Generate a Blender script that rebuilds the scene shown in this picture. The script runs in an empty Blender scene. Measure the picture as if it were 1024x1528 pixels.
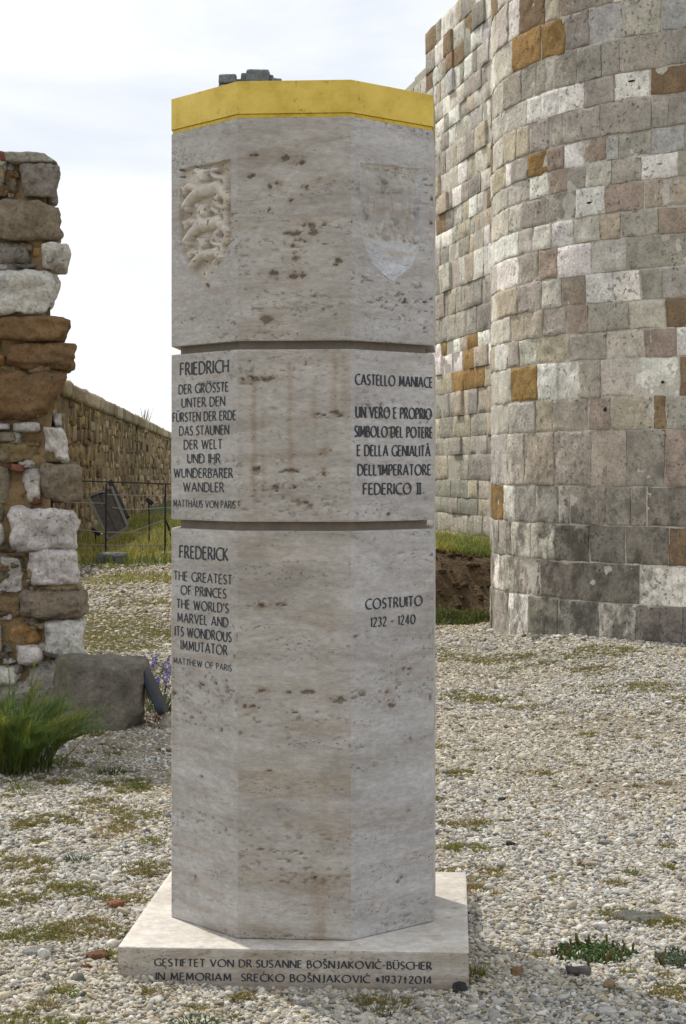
import bpy, bmesh, math, random
import numpy as np
from mathutils import Vector

C = bpy.context.scene.collection
S = bpy.context.scene
R = math.radians

# ------------------------------------------------------------------ camera, sky, sun, exposure
F, CX, CY, EYE = 2651.0, 512.0, 700.8, 1.558      # the photograph's focal length, axis and horizon
cam = bpy.data.cameras.new('camera')
cam.sensor_fit = 'HORIZONTAL'; cam.sensor_width = 36
cam.lens = F / 1024 * 36
cam.shift_y = -(764 - CY) / 1024
cam.clip_start = 0.1; cam.clip_end = 3000
co = bpy.data.objects.new('camera', cam); C.objects.link(co)
co.location = (0, 0, EYE); co.rotation_euler = (R(90), 0, 0)
S.camera = co

SUN_AZ, SUN_EL = R(-36), R(50)                    # behind and to the left of the pillar
sun = bpy.data.lights.new('sun', 'SUN'); sun.energy = 3.5; sun.angle = R(1.2); sun.color = (1, .93, .82)
so = bpy.data.objects.new('sun', sun); C.objects.link(so)
sd = Vector((math.sin(SUN_AZ) * math.cos(SUN_EL), math.cos(SUN_AZ) * math.cos(SUN_EL), math.sin(SUN_EL)))
so.rotation_euler = (-sd).to_track_quat('-Z', 'Y').to_euler(); so.location = (-6, 10, 12)

S.view_settings.view_transform = 'Standard'; S.view_settings.look = 'None'
S.view_settings.exposure = 0.2; S.view_settings.gamma = 1
try: S.view_settings.use_curve_mapping = False
except Exception: pass

W = bpy.data.worlds.new('World'); S.world = W; W.use_nodes = True
nt = W.node_tree; nt.nodes.clear()
def N(nt, t, **k):
    n = nt.nodes.new(t)
    for a, b in k.items(): setattr(n, a, b)
    return n
wo = N(nt, 'ShaderNodeOutputWorld'); wb = N(nt, 'ShaderNodeBackground'); wb.inputs[1].default_value = .1
sky = N(nt, 'ShaderNodeTexSky', sky_type='NISHITA'); sky.sun_disc = False
sky.sun_elevation = SUN_EL; sky.sun_rotation = SUN_AZ; sky.air_density = 1; sky.dust_density = 1.2
tc = N(nt, 'ShaderNodeTexCoord'); mp = N(nt, 'ShaderNodeMapping'); mp.inputs['Scale'].default_value = (2.0, 2.0, 5.2)
mp.inputs['Rotation'].default_value = (0, R(4), 0)
cn = N(nt, 'ShaderNodeTexNoise'); cn.inputs['Scale'].default_value = 1.9; cn.inputs['Detail'].default_value = 8; cn.inputs['Roughness'].default_value = .54; cn.inputs['Distortion'].default_value = .35
cr = N(nt, 'ShaderNodeValToRGB'); cr.color_ramp.elements[0].position = .30; cr.color_ramp.elements[1].position = .58
cr.color_ramp.elements[0].color = (.9,) * 3 + (1,); cr.color_ramp.elements[1].color = (1, 1, 1, 1)
cc = N(nt, 'ShaderNodeValToRGB'); cc.color_ramp.elements[0].position = .33; cc.color_ramp.elements[1].position = .66
cc.color_ramp.elements[0].color = (7.0, 7.45, 8.2, 1); cc.color_ramp.elements[1].color = (10.2, 10.3, 10.4, 1)
mx = N(nt, 'ShaderNodeMix', data_type='RGBA')
L = nt.links.new
L(tc.outputs['Generated'], mp.inputs['Vector']); L(mp.outputs[0], cn.inputs['Vector'])
L(cn.outputs['Fac'], cr.inputs[0]); L(cn.outputs['Fac'], cc.inputs[0])
L(cr.outputs[0], mx.inputs[0]); L(sky.outputs[0], mx.inputs[6]); L(cc.outputs[0], mx.inputs[7])
L(mx.outputs[2], wb.inputs[0]); L(wb.outputs[0], wo.inputs[0])

# ------------------------------------------------------------------ helpers
rng = np.random.default_rng(7)
def at(px, py, Y):                                   # a pixel of the photograph at depth Y
    return np.array([(px - CX) / F * Y, Y, EYE + (CY - py) / F * Y])
def ground_y(py, z=0.): return (EYE - z) * F / (py - CY)
def on_ground(px, py, z=0.):
    Y = ground_y(py, z); return np.array([(px - CX) / F * Y, Y, z])

def hash3(i, j, k, seed):
    n = (i.astype(np.int64) * 73856093) ^ (j.astype(np.int64) * 19349663) ^ (k.astype(np.int64) * 83492791) ^ (seed * 2654435761)
    n = (n ^ (n >> 13)) * 1274126177 & 0x7fffffff
    n = (n ^ (n >> 16)) * 668265263 & 0x7fffffff
    return ((n ^ (n >> 15)) & 0xffffff) / 16777215.0
def noise(p, scale=1., seed=0):                      # value noise 0..1 at (n,3)
    p = np.asarray(p, float) * scale + 1000.37
    i = np.floor(p).astype(np.int64); f = p - i; f = f * f * (3 - 2 * f)
    r = 0
    for a in (0, 1):
        for b in (0, 1):
            for c in (0, 1):
                w = (f[:, 0] if a else 1 - f[:, 0]) * (f[:, 1] if b else 1 - f[:, 1]) * (f[:, 2] if c else 1 - f[:, 2])
                r = r + w * hash3(i[:, 0] + a, i[:, 1] + b, i[:, 2] + c, seed)
    return r
def fbm(p, scale=1., seed=0, oct=4):
    r = 0; a = .5; t = 0
    for o in range(oct):
        r = r + a * noise(p, scale * 2 ** o, seed + o); t += a; a *= .5
    return r / t
def sstep(a, b, x):
    t = np.clip((x - a) / (b - a), 0, 1); return t * t * (3 - 2 * t)

class MB:                                            # collects shapes, links them as ONE mesh
    def __init__(s): s.v = []; s.f = []; s.c = []; s.n = 0; s.st = []
    def add(s, v, f, col=(.5, .5, .5)):
        v = np.asarray(v, float).reshape(-1, 3); col = np.asarray(col, float)
        if col.ndim == 1: col = np.tile(col, (len(v), 1))
        s.v.append(v); s.c.append(col)
        if isinstance(f, np.ndarray): s.f.append(f + s.n)
        else: s.f += [[i + s.n for i in q] for q in f] and [[[i + s.n for i in q] for q in f]]
        s.n += len(v)
    def build(s, name, mat, parent=None, smooth=True, origin=None):
        me = bpy.data.meshes.new(name)
        v = np.concatenate(s.v); c = np.concatenate(s.c)
        if origin is not None: v = v - np.asarray(origin, float)
        fs = []
        for f in s.f: fs += f.tolist() if isinstance(f, np.ndarray) else f
        me.from_pydata(v.tolist(), [], fs)
        at_ = me.color_attributes.new('Col', 'FLOAT_COLOR', 'POINT')
        at_.data.foreach_set('color', np.c_[c, np.ones(len(c))].astype(np.float32).ravel())
        if smooth: me.polygons.foreach_set('use_smooth', np.ones(len(me.polygons), bool))
        me.materials.append(mat); me.update()
        o = bpy.data.objects.new(name, me); C.objects.link(o)
        if origin is not None: o.location = origin
        if parent is not None:
            o.parent = parent
            if origin is not None: o.location = (0, 0, 0)
        return o
def empty(name, loc):
    o = bpy.data.objects.new(name, None); C.objects.link(o); o.location = loc; o.empty_display_size = .2; return o
def tag(o, label=None, cat=None, group=None, kind=None):
    if label: o['label'] = label
    if cat: o['category'] = cat
    if group: o['group'] = group
    if kind: o['kind'] = kind
    return o
def copy_tree(o, parent=None):
    c = o.copy(); C.objects.link(c)
    if parent: c.parent = parent
    for ch in list(o.children): copy_tree(ch, c)
    return c
def grid_faces(nu, nv, off=0):                        # (nv rows of nu verts)
    a = np.arange(nu * nv).reshape(nv, nu)
    return np.stack([a[:-1, :-1], a[:-1, 1:], a[1:, 1:], a[1:, :-1]], -1).reshape(-1, 4) + off
def box(mb, c, s, rot=0., col=(.5, .5, .5), tilt=None):
    v = np.array([[x, y, z] for x in (-.5, .5) for y in (-.5, .5) for z in (-.5, .5)]) * np.asarray(s, float)
    if tilt is not None: v = v @ np.asarray(tilt).T
    cs, sn = math.cos(rot), math.sin(rot)
    v = np.c_[v[:, 0] * cs - v[:, 1] * sn, v[:, 0] * sn + v[:, 1] * cs, v[:, 2]] + np.asarray(c, float)
    mb.add(v, np.array([[0, 1, 3, 2], [4, 6, 7, 5], [0, 4, 5, 1], [2, 3, 7, 6], [0, 2, 6, 4], [1, 5, 7, 3]]), col)
def tube(mb, pts, r, col=(.5, .5, .5), n=6):
    pts = np.asarray(pts, float); rr = np.broadcast_to(r, (len(pts),))
    V = []
    for i, p in enumerate(pts):
        d = pts[min(i + 1, len(pts) - 1)] - pts[max(i - 1, 0)]; d = d / np.linalg.norm(d)
        a = np.cross(d, [0, 0, 1.]);
        if np.linalg.norm(a) < 1e-3: a = np.array([1., 0, 0])
        a /= np.linalg.norm(a); b = np.cross(d, a)
        for k in range(n):
            t = 2 * math.pi * k / n; V.append(p + rr[i] * (a * math.cos(t) + b * math.sin(t)))
    f = []
    for i in range(len(pts) - 1):
        for k in range(n): f.append([i * n + k, i * n + (k + 1) % n, (i + 1) * n + (k + 1) % n, (i + 1) * n + k])
    f.append(list(range(n))[::-1]); f.append([(len(pts) - 1) * n + k for k in range(n)])
    mb.add(V, f, col)
_cs = {}
def cube_sphere(n):
    if n in _cs: return _cs[n]
    g = np.tan(np.linspace(-1, 1, n + 1) * math.pi / 4)
    U, V = np.meshgrid(g, g); U, V = U.ravel(), V.ravel(); O = np.ones_like(U)
    vs = []; fs = []
    for k, (a, b, c) in enumerate([(U, V, O), (-U, V, -O), (O, U, V), (-O, -U, V), (V, O, U), (-V, -O, U)]):
        vs.append(np.c_[a, b, c]); fs.append(grid_faces(n + 1, n + 1, k * (n + 1) ** 2))
    v = np.concatenate(vs); f = np.concatenate(fs)
    key = np.round(v, 5); _, idx, inv = np.unique(key, axis=0, return_index=True, return_inverse=True)
    _cs[n] = (v[idx], inv.ravel()[f]); return _cs[n]
def boulder(mb, quad, y0, depth, col, seed, n=12, e=5., rough=.03, fine=.012, cuts=9, shear=0.):
    """a stone whose front outline is the quad (4 xz corners: bl, br, tr, tl), front near y0"""
    v, f = cube_sphere(n)
    q = v / (np.sum(np.abs(v) ** e, 1) ** (1 / e))[:, None]
    r_ = np.random.default_rng(seed)
    for _ in range(cuts):
        d_ = r_.normal(0, 1, 3) * np.array([1, 1.2, 1]); d_ /= np.linalg.norm(d_); lim = np.abs(d_).sum() * r_.uniform(.70, .92)
        ex = np.clip(q @ d_ - lim, 0, None); q = q - ex[:, None] * d_
    u, w, t = (q[:, 0] + 1) / 2, (q[:, 2] + 1) / 2, q[:, 1]
    Q = np.asarray(quad, float)
    xz = (Q[0] * ((1 - u) * (1 - w))[:, None] + Q[1] * (u * (1 - w))[:, None] + Q[2] * (u * w)[:, None] + Q[3] * ((1 - u) * w)[:, None])
    p = np.c_[xz[:, 0], y0 + depth / 2 + t * depth / 2, xz[:, 1]]
    s = min(np.ptp(Q[:, 0]), np.ptp(Q[:, 1]))
    p[:, 0] -= shear * (p[:, 1] - y0); c0 = p.mean(0); d = p - c0; d /= np.linalg.norm(d, axis=1)[:, None]
    k = (fbm(p, 2.2 / s, seed, 3) - .5) * 2 * rough * 3 + (fbm(p, 14., seed + 9, 3) - .5) * 2 * fine * 2 - np.abs(fbm(p, 5.5, seed + 5, 3) - .5) * fine * 5
    p = p + d * k[:, None]
    sh = .86 + .28 * fbm(p, 9., seed + 3, 3)
    mb.add(p, f, np.asarray(col)[None, :] * sh[:, None])
def blades(mb, base, h, w, lean, col, curve=.5, seg=3, tipcol=None):
    """tapered bent blades, one quad strip each"""
    n = len(base); base = np.asarray(base, float)
    h = np.broadcast_to(h, (n,)); w = np.broadcast_to(w, (n,)); lean = np.asarray(lean, float)
    col = np.broadcast_to(col, (n, 3)); tipcol = col if tipcol is None else np.broadcast_to(tipcol, (n, 3))
    a = rng.uniform(0, 2 * math.pi, n); side = np.c_[np.cos(a), np.sin(a), np.zeros(n)]
    V = np.zeros((n, seg + 1, 2, 3)); K = np.zeros((n, seg + 1, 2, 3))
    for k in range(seg + 1):
        t = k / seg
        c = base + lean * ((t * (1 - curve) + t * t * curve) * h)[:, None]
        c[:, 2] += h * (t - .35 * t * t * np.clip(np.linalg.norm(lean[:, :2], axis=1), 0, 1.6))
        ww = (w * (1 - t) ** .7 * .5 + w * .06)[:, None]
        V[:, k, 0] = c - side * ww; V[:, k, 1] = c + side * ww
        K[:, k, :] = (col * (1 - t) + tipcol * t)[:, None]
    idx = np.arange(n)[:, None] * (seg + 1) * 2
    f = np.concatenate([np.c_[idx + 2 * k, idx + 2 * k + 1, idx + 2 * k + 3, idx + 2 * k + 2] for k in range(seg)])
    mb.add(V.reshape(-1, 3), f, K.reshape(-1, 3))

# ------------------------------------------------------------------ materials
class Mat:
    def __init__(s, name, rough=.85, spec=.3):
        s.m = bpy.data.materials.new(name); s.m.use_nodes = True; s.t = s.m.node_tree; s.l = s.t.links.new
        s.b = s.t.nodes['Principled BSDF']; s.b.inputs['Roughness'].default_value = rough
        s.b.inputs['Specular IOR Level'].default_value = spec
        s.tc = N(s.t, 'ShaderNodeTexCoord')
    def node(s, t, **k): return N(s.t, t, **k)
    def noise(s, scale, detail=5, rough=.55, stretch=None, dist=0., vec='Object'):
        n = s.node('ShaderNodeTexNoise'); n.inputs['Scale'].default_value = scale; n.inputs['Detail'].default_value = detail
        n.inputs['Roughness'].default_value = rough; n.inputs['Distortion'].default_value = dist
        if stretch:
            m = s.node('ShaderNodeMapping'); m.inputs['Scale'].default_value = stretch
            s.l(s.tc.outputs[vec], m.inputs[0]); s.l(m.outputs[0], n.inputs['Vector'])
        else: s.l(s.tc.outputs[vec], n.inputs['Vector'])
        return n.outputs['Fac']
    def vor(s, scale, feature='F1', stretch=None, vec='Object'):
        n = s.node('ShaderNodeTexVoronoi', feature=feature); n.inputs['Scale'].default_value = scale
        if stretch:
            m = s.node('ShaderNodeMapping'); m.inputs['Scale'].default_value = stretch
            s.l(s.tc.outputs[vec], m.inputs[0]); s.l(m.outputs[0], n.inputs['Vector'])
        else: s.l(s.tc.outputs[vec], n.inputs['Vector'])
        return n
    def ramp(s, x, stops):
        n = s.node('ShaderNodeValToRGB'); e = n.color_ramp.elements
        while len(e) < len(stops): e.new(.5)
        for i, (p, c) in enumerate(stops):
            e[i].position = p; c = (c,) * 3 if np.isscalar(c) else c; e[i].color = (*c, 1)
        s.l(x, n.inputs[0]); return n.outputs[0]
    def mix(s, fac, a, b, mode='MIX'):
        n = s.node('ShaderNodeMix', data_type='RGBA', blend_type=mode)
        for i, x in ((0, fac), (6, a), (7, b)):
            if isinstance(x, (int, float)): n.inputs[i].default_value = x if i == 0 else (x, x, x, 1)
            elif isinstance(x, tuple): n.inputs[i].default_value = (*x, 1)
            else: s.l(x, n.inputs[i])
        return n.outputs[2]
    def math(s, op, a, b=0.):
        n = s.node('ShaderNodeMath', operation=op)
        for i, x in enumerate((a, b)):
            if isinstance(x, (int, float)): n.inputs[i].default_value = x
            else: s.l(x, n.inputs[i])
        return n.outputs[0]
    def attr(s, name, kind='GEOMETRY', out='Color'):
        n = s.node('ShaderNodeAttribute', attribute_name=name, attribute_type=kind); return n.outputs[out]
    def color(s, c):
        if isinstance(c, tuple): s.b.inputs['Base Color'].default_value = (*c, 1)
        else: s.l(c, s.b.inputs['Base Color'])
        return s
    def bump(s, x, dist=.01, strength=1., prev=None):
        n = s.node('ShaderNodeBump'); n.inputs['Distance'].default_value = dist; n.inputs['Strength'].default_value = strength
        s.l(x, n.inputs['Height'])
        if prev is not None: s.l(prev, n.inputs['Normal'])
        s.l(n.outputs[0], s.b.inputs['Normal']); return n.outputs[0]

def m_travertine():
    m = Mat('travertine', .72, .3)
    base = m.ramp(m.noise(2.2, 9, .6, (1.2, 1.2, 4.5), .5), [(.28, (.32, .30, .277)), (.5, (.455, .437, .412)), (.72, (.56, .545, .525))])
    fine = m.ramp(m.noise(34, 9, .78, (1, 1, 2.4)), [(.30, .66), (.68, 1.14)])
    c = m.mix(1., base, fine, 'MULTIPLY')
    vein = m.ramp(m.noise(2.6, 9, .74, (1.1, 1.1, 6.5), 1.0), [(.50, 0.), (.70, 1.)])
    c = m.mix(m.math('MULTIPLY', vein, .62), c, (.29, .225, .165))
    grey = m.ramp(m.noise(4.5, 9, .76, (1., 1., 3.2), .6), [(.52, 0.), (.68, 1.)])
    c = m.mix(m.math('MULTIPLY', grey, .42), c, (.25, .225, .205))
    drip = m.ramp(m.noise(9, 5, .6, (1, 1, .09)), [(.55, 0.), (.72, 1.)])
    dm = m.ramp(m.noise(1.6, 3), [(.42, 0.), (.62, 1.)])
    c = m.mix(m.math('MULTIPLY', m.math('MULTIPLY', drip, dm), .55), c, (.30, .225, .15))
    bandm = m.ramp(m.noise(3.6, 7, .7, (.8, .8, 5.), .4), [(.50, 0.), (.68, 1.)])
    spk = m.math('MULTIPLY', m.ramp(m.noise(75, 4, .6, (1, 1, 1.9)), [(.60, 0.), (.66, 1.)]), bandm)
    crack = m.math('MULTIPLY', m.ramp(m.noise(22, 8, .72, (1, 1, 4.5), .8), [(.63, 0.), (.69, 1.)]), bandm)
    pits = m.math('MAXIMUM', spk, crack)
    c = m.mix(m.math('MULTIPLY', pits, .48), c, (.16, .12, .085))
    c = m.mix(1., c, m.attr('Col'), 'MULTIPLY')
    m.color(c)
    b = m.bump(m.noise(60, 6, .7, (1, 1, 2)), .0025, .8); b = m.bump(m.math('SUBTRACT', 1., pits), .004, 1., b)
    return m.m
def m_stone(name, bumps=((18, .012), (70, .004)), var=(.62, 1.22), pit=None, grime=None, rough=.92, lich=None):
    m = Mat(name, rough, .15)
    c = m.mix(1., m.attr('Col'), m.ramp(m.noise(7, 8, .65), [(.25, var[0]), (.75, var[1])]), 'MULTIPLY')
    c = m.mix(1., c, m.ramp(m.noise(40, 7, .8), [(.30, .56), (.50, 1.04), (.72, 1.28)]), 'MULTIPLY')
    c = m.mix(1., c, m.ramp(m.noise(1.3, 7, .7, (1, 1, .55)), [(.3, .84), (.68, 1.14)]), 'MULTIPLY')
    prev = None
    for sc, d in bumps: prev = m.bump(m.noise(sc, 6, .7), d, 1., prev)
    if pit:
        v = m.noise(pit[0], 3, .6); p = m.ramp(v, [(pit[1], 1.), (pit[1] + .05, 0.)])
        p = m.math('MULTIPLY', p, m.ramp(m.noise(2.6, 5, .7), [(.42, .1), (.6, 1.)])); c = m.mix(m.math('MULTIPLY', p, .6), c, (.10, .085, .065)); inv = m.math('SUBTRACT', 1., p)
        prev = m.bump(inv, pit[2], 1., prev)
    if grime:
        g = m.ramp(m.noise(grime[0], 8, .72, grime[1]), [(grime[2], 0.), (grime[2] + .13, 1.)])
        if len(grime) > 4:
            sx = m.node('ShaderNodeSeparateXYZ'); m.l(m.tc.outputs['Object'], sx.inputs[0])
            g = m.math('MULTIPLY', g, m.ramp(m.math('MULTIPLY', sx.outputs[2], .25), grime[4]))
        c = m.mix(m.math('MULTIPLY', g, grime[3]), c, (.085, .078, .065))
    m.color(c); return m.m
def m_plain(name, col, rough=.6, metal=0., var=.25, scale=20, bump=.001, spec=.4):
    m = Mat(name, rough, spec); m.b.inputs['Metallic'].default_value = metal
    f = m.ramp(m.noise(scale, 6, .65), [(.25, 1 - var), (.75, 1 + var)])
    m.color(m.mix(1., col, f, 'MULTIPLY')); m.bump(m.noise(scale * 4, 4), bump); return m.m
def m_leaf(name, rough=.6):
    m = Mat(name, rough, .25); c = m.attr('Col'); m.color(c)
    tr = m.node('ShaderNodeBsdfTranslucent'); m.l(c, tr.inputs[0])
    mx = m.node('ShaderNodeMixShader'); mx.inputs[0].default_value = .35
    out = m.t.nodes['Material Output']; m.l(m.b.outputs[0], mx.inputs[1]); m.l(tr.outputs[0], mx.inputs[2]); m.l(mx.outputs[0], out.inputs[0]); return m.m

MT = m_travertine()
M_leaf = m_leaf('leaf')
M_ash = m_stone('ashlar', ((9, .015), (42, .016)), (.62, 1.2), (26, .345, .012), (5.0, (1, 1, .7), .45, .80, [(0., 1.), (.28, .85), (.42, .25), (.62, .12), (1., .1)]))
M_cur = m_stone('curtain_ashlar', ((3, .03), (12, .03)), (.62, 1.2), (8, .33, .03), (1.2, (1, 1, .5), .56, .45))
M_mortar = m_stone('mortar', ((30, .008), (90, .004)), (.8, 1.15))
M_rub = m_stone('rubble', ((9, .025), (34, .018)), (.58, 1.2), (38, .33, .010), (5, (1, 1, .8), .53, .55))
M_dark = m_stone('dark_block', ((10, .02), (40, .008)), (.5, 1.3), None, (3, (2.2, 2.2, .6), .5, .5))
M_ink = m_plain('letter_paint', (.022, .028, .038), .55, 0, .35, 60, .0003)
M_groove = m_plain('joint_strip', (.20, .17, .135), .8, 0, .25, 18)
M_iron = m_plain('dark_iron', (.035, .03, .028), .7, .2, .3, 30)
M_wire = m_plain('fence_wire', (.30, .28, .25), .5, .5, .2, 30)
M_wood = m_plain('weathered_wood', (.095, .08, .065), .85, 0, .35, 14)
M_darkpan = m_plain('dark_panel', (.03, .03, .034), .6, 0, .3, 10)
M_slate = m_plain('slate', (.022, .026, .038), .55, 0, .3, 12, .002)

# ------------------------------------------------------------------ ground
def gz(x, y):
    x = np.asarray(x, float); y = np.asarray(y, float)
    p = np.c_[x.ravel(), y.ravel(), np.zeros(x.size)]
    z = ((fbm(p, 1.3, 5, 3) - .5) * .05 + (fbm(p, .3, 8, 2) - .5) * .05).reshape(x.shape)
    near = np.exp(-(((x + .12) / 1.1) ** 2 + ((y - 5.6) / 1.1) ** 2)); z = z * (1 - near)
    z = z - .017 * near + .022 * np.exp(-(((x + .66) / .22) ** 2 + ((y - 5.3) / .3) ** 2))
    z = z + .14 * sstep(1.2, 2.0, x) * sstep(9, 14.2, y)
    return z
def axis(lo, hi, fine_lo, fine_hi, step, grow=1.35):
    a = list(np.arange(fine_lo, fine_hi + 1e-6, step)); s = step
    while a[-1] < hi: s *= grow; a.append(a[-1] + s)
    s = step
    while a[0] > lo: s *= grow; a.insert(0, a[0] - s)
    return np.array(a)
gx = axis(-900, 900, -6, 4, .08); gy = axis(-300, 1500, 3, 24, .09)
GX, GY = np.meshgrid(gx, gy); GZ = gz(GX, GY)
mb = MB(); mb.add(np.c_[GX.ravel(), GY.ravel(), GZ.ravel()], grid_faces(len(gx), len(gy)), (.4, .36, .3))
m = Mat('gravel_ground', .95, .1)
c = m.ramp(m.noise(55, 6, .7), [(.3, (.10, .085, .062)), (.55, (.25, .22, .175)), (.75, (.40, .365, .305))])
mossm = m.ramp(m.noise(1.1, 8, .7), [(.47, 0.), (.62, 1.)])
c = m.mix(m.math('MULTIPLY', mossm, .55), c, (.20, .17, .075))
far = m.node('ShaderNodeSeparateXYZ'); m.l(m.tc.outputs['Object'], far.inputs[0])
gf = m.ramp(m.math('MULTIPLY', m.math('ADD', far.outputs[1], m.math('MULTIPLY', m.noise(.5, 5), 8.)), .02), [(.62, 0.), (.72, 1.)])
c = m.mix(gf, c, (.09, .10, .035))
m.color(c); m.bump(m.vor(42).outputs['Distance'], -.012)
ground = tag(mb.build('ground', m.m), kind='structure')

# ------------------------------------------------------------------ the monument
MX, MY, MR, MROT, PROT, PH = -.1209, 5.9109, .46, -.0708, -.0611, .5334
Z_PT, Z_CT, Z_BB, Z_BT, Z_AB, Z_AT, Z_GT = .1053, 1.3688, 1.3967, 1.9302, 1.9571, 2.6467, 2.7609
OCT = np.array([[MX + MR * math.cos(MROT + R(-157.5 + 45 * i)), MY + MR * math.sin(MROT + R(-157.5 + 45 * i))] for i in range(8)])
SIDE = 2 * MR * math.sin(R(22.5)); AP = MR * math.cos(R(22.5))
def face_frame(i):
    a, b = OCT[i], OCT[(i + 1) % 8]; u = (b - a) / SIDE; n = np.array([u[1], -u[0]]); return a, u, n
def px_to_face(i, px, py):                            # pixel -> (u along the face, height) on column face i
    a, u, n = face_frame(i); dx = (px - CX) / F
    Y = (a @ n) / (dx * n[0] + n[1]); P = np.array([dx * Y, Y])
    return (P - a) @ u, EYE + (CY - py) / F * Y
mon = tag(empty('monument', (MX, MY, 0)), 'tall octagonal travertine pillar on a square plinth with lettered sides and a gold band', 'monument')
ORG = np.array([MX, MY, 0.])

def lines_uv(i, z0, z1, step):
    us = np.r_[0, .003, np.linspace(.003, SIDE - .003, int(SIDE / step))[1:], SIDE]
    zs = np.r_[z0, z0 + .003, np.linspace(z0 + .003, z1 - .003, int((z1 - z0) / step))[1:], z1]
    return us, zs
SPOTS = {}                                            # larger brown pits seen on the faces: (face, px, py, radius px)
def spot(face, *l): SPOTS.setdefault(face, []).extend(l)
spot(1, (381, 231, 7, 3), (425, 236, 8, 5), (437, 242, 7, 5), (451, 241, 5, 5), (415, 275, 5, 4), (403, 281, 5, 4), (457, 279, 5, 4), (433, 300, 4, 3), (402, 313, 3, 2),
     (460, 333, 12, 7), (467, 346, 9, 5), (438, 350, 10, 4), (455, 360, 7, 3), (441, 385, 6, 6), (440, 413, 6, 8), (452, 410, 5, 6), (408, 408, 7, 6), (400, 478, 9, 6), (436, 366, 5, 3), (484, 332, 5, 4),
     (504, 390, 5, 5), (375, 262, 8, 3), (477, 268, 4, 2), (380, 340, 5, 2), (474, 619, 7, 3), (505, 618, 8, 4), (383, 566, 30, 4), (381, 700, 6, 3), (433, 703, 14, 3), (484, 674, 6, 5), (412, 728, 9, 4), (440, 727, 5, 3), (484, 706, 6, 4),
     (455, 750, 5, 3), (390, 905, 5, 4), (420, 903, 8, 3), (460, 1033, 9, 4), (430, 1034, 6, 3), (395, 1030, 9, 4), (505, 1045, 8, 4), (375, 1055, 10, 3), (440, 1063, 5, 3), (400, 1150, 5, 3), (430, 1230, 5, 3), (470, 1310, 4, 3), (390, 1268, 6, 2))
spot(2, (540, 286, 5, 6), (522, 330, 4, 4), (561, 276, 4, 3), (605, 450, 5, 4), (635, 450, 4, 3), (588, 300, 3, 2), (643, 333, 3, 4), (582, 646, 5, 6), (580, 768, 4, 3), (566, 773, 3, 2), (601, 998, 4, 3), (612, 999, 4, 2), (580, 1033, 6, 4), (583, 1053, 6, 5), (530, 951, 3, 3), (540, 1035, 5, 5),
     (599, 1309, 4, 3), (594, 1316, 3, 2), (613, 1103, 3, 2), (560, 1140, 5, 2), (610, 1210, 4, 2), (643, 1042, 3, 6))
spot(0, (315, 272, 3, 2), (310, 425, 4, 4), (347, 320, 3, 4), (300, 1022, 6, 4), (322, 1020, 4, 3), (338, 1022, 4, 7), (332, 1047, 3, 4), (354, 953, 4, 5), (350, 980, 3, 3), (292, 1313, 6, 5), (275, 1065, 3, 2), (330, 1090, 3, 3), (300, 1160, 4, 2))
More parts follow.
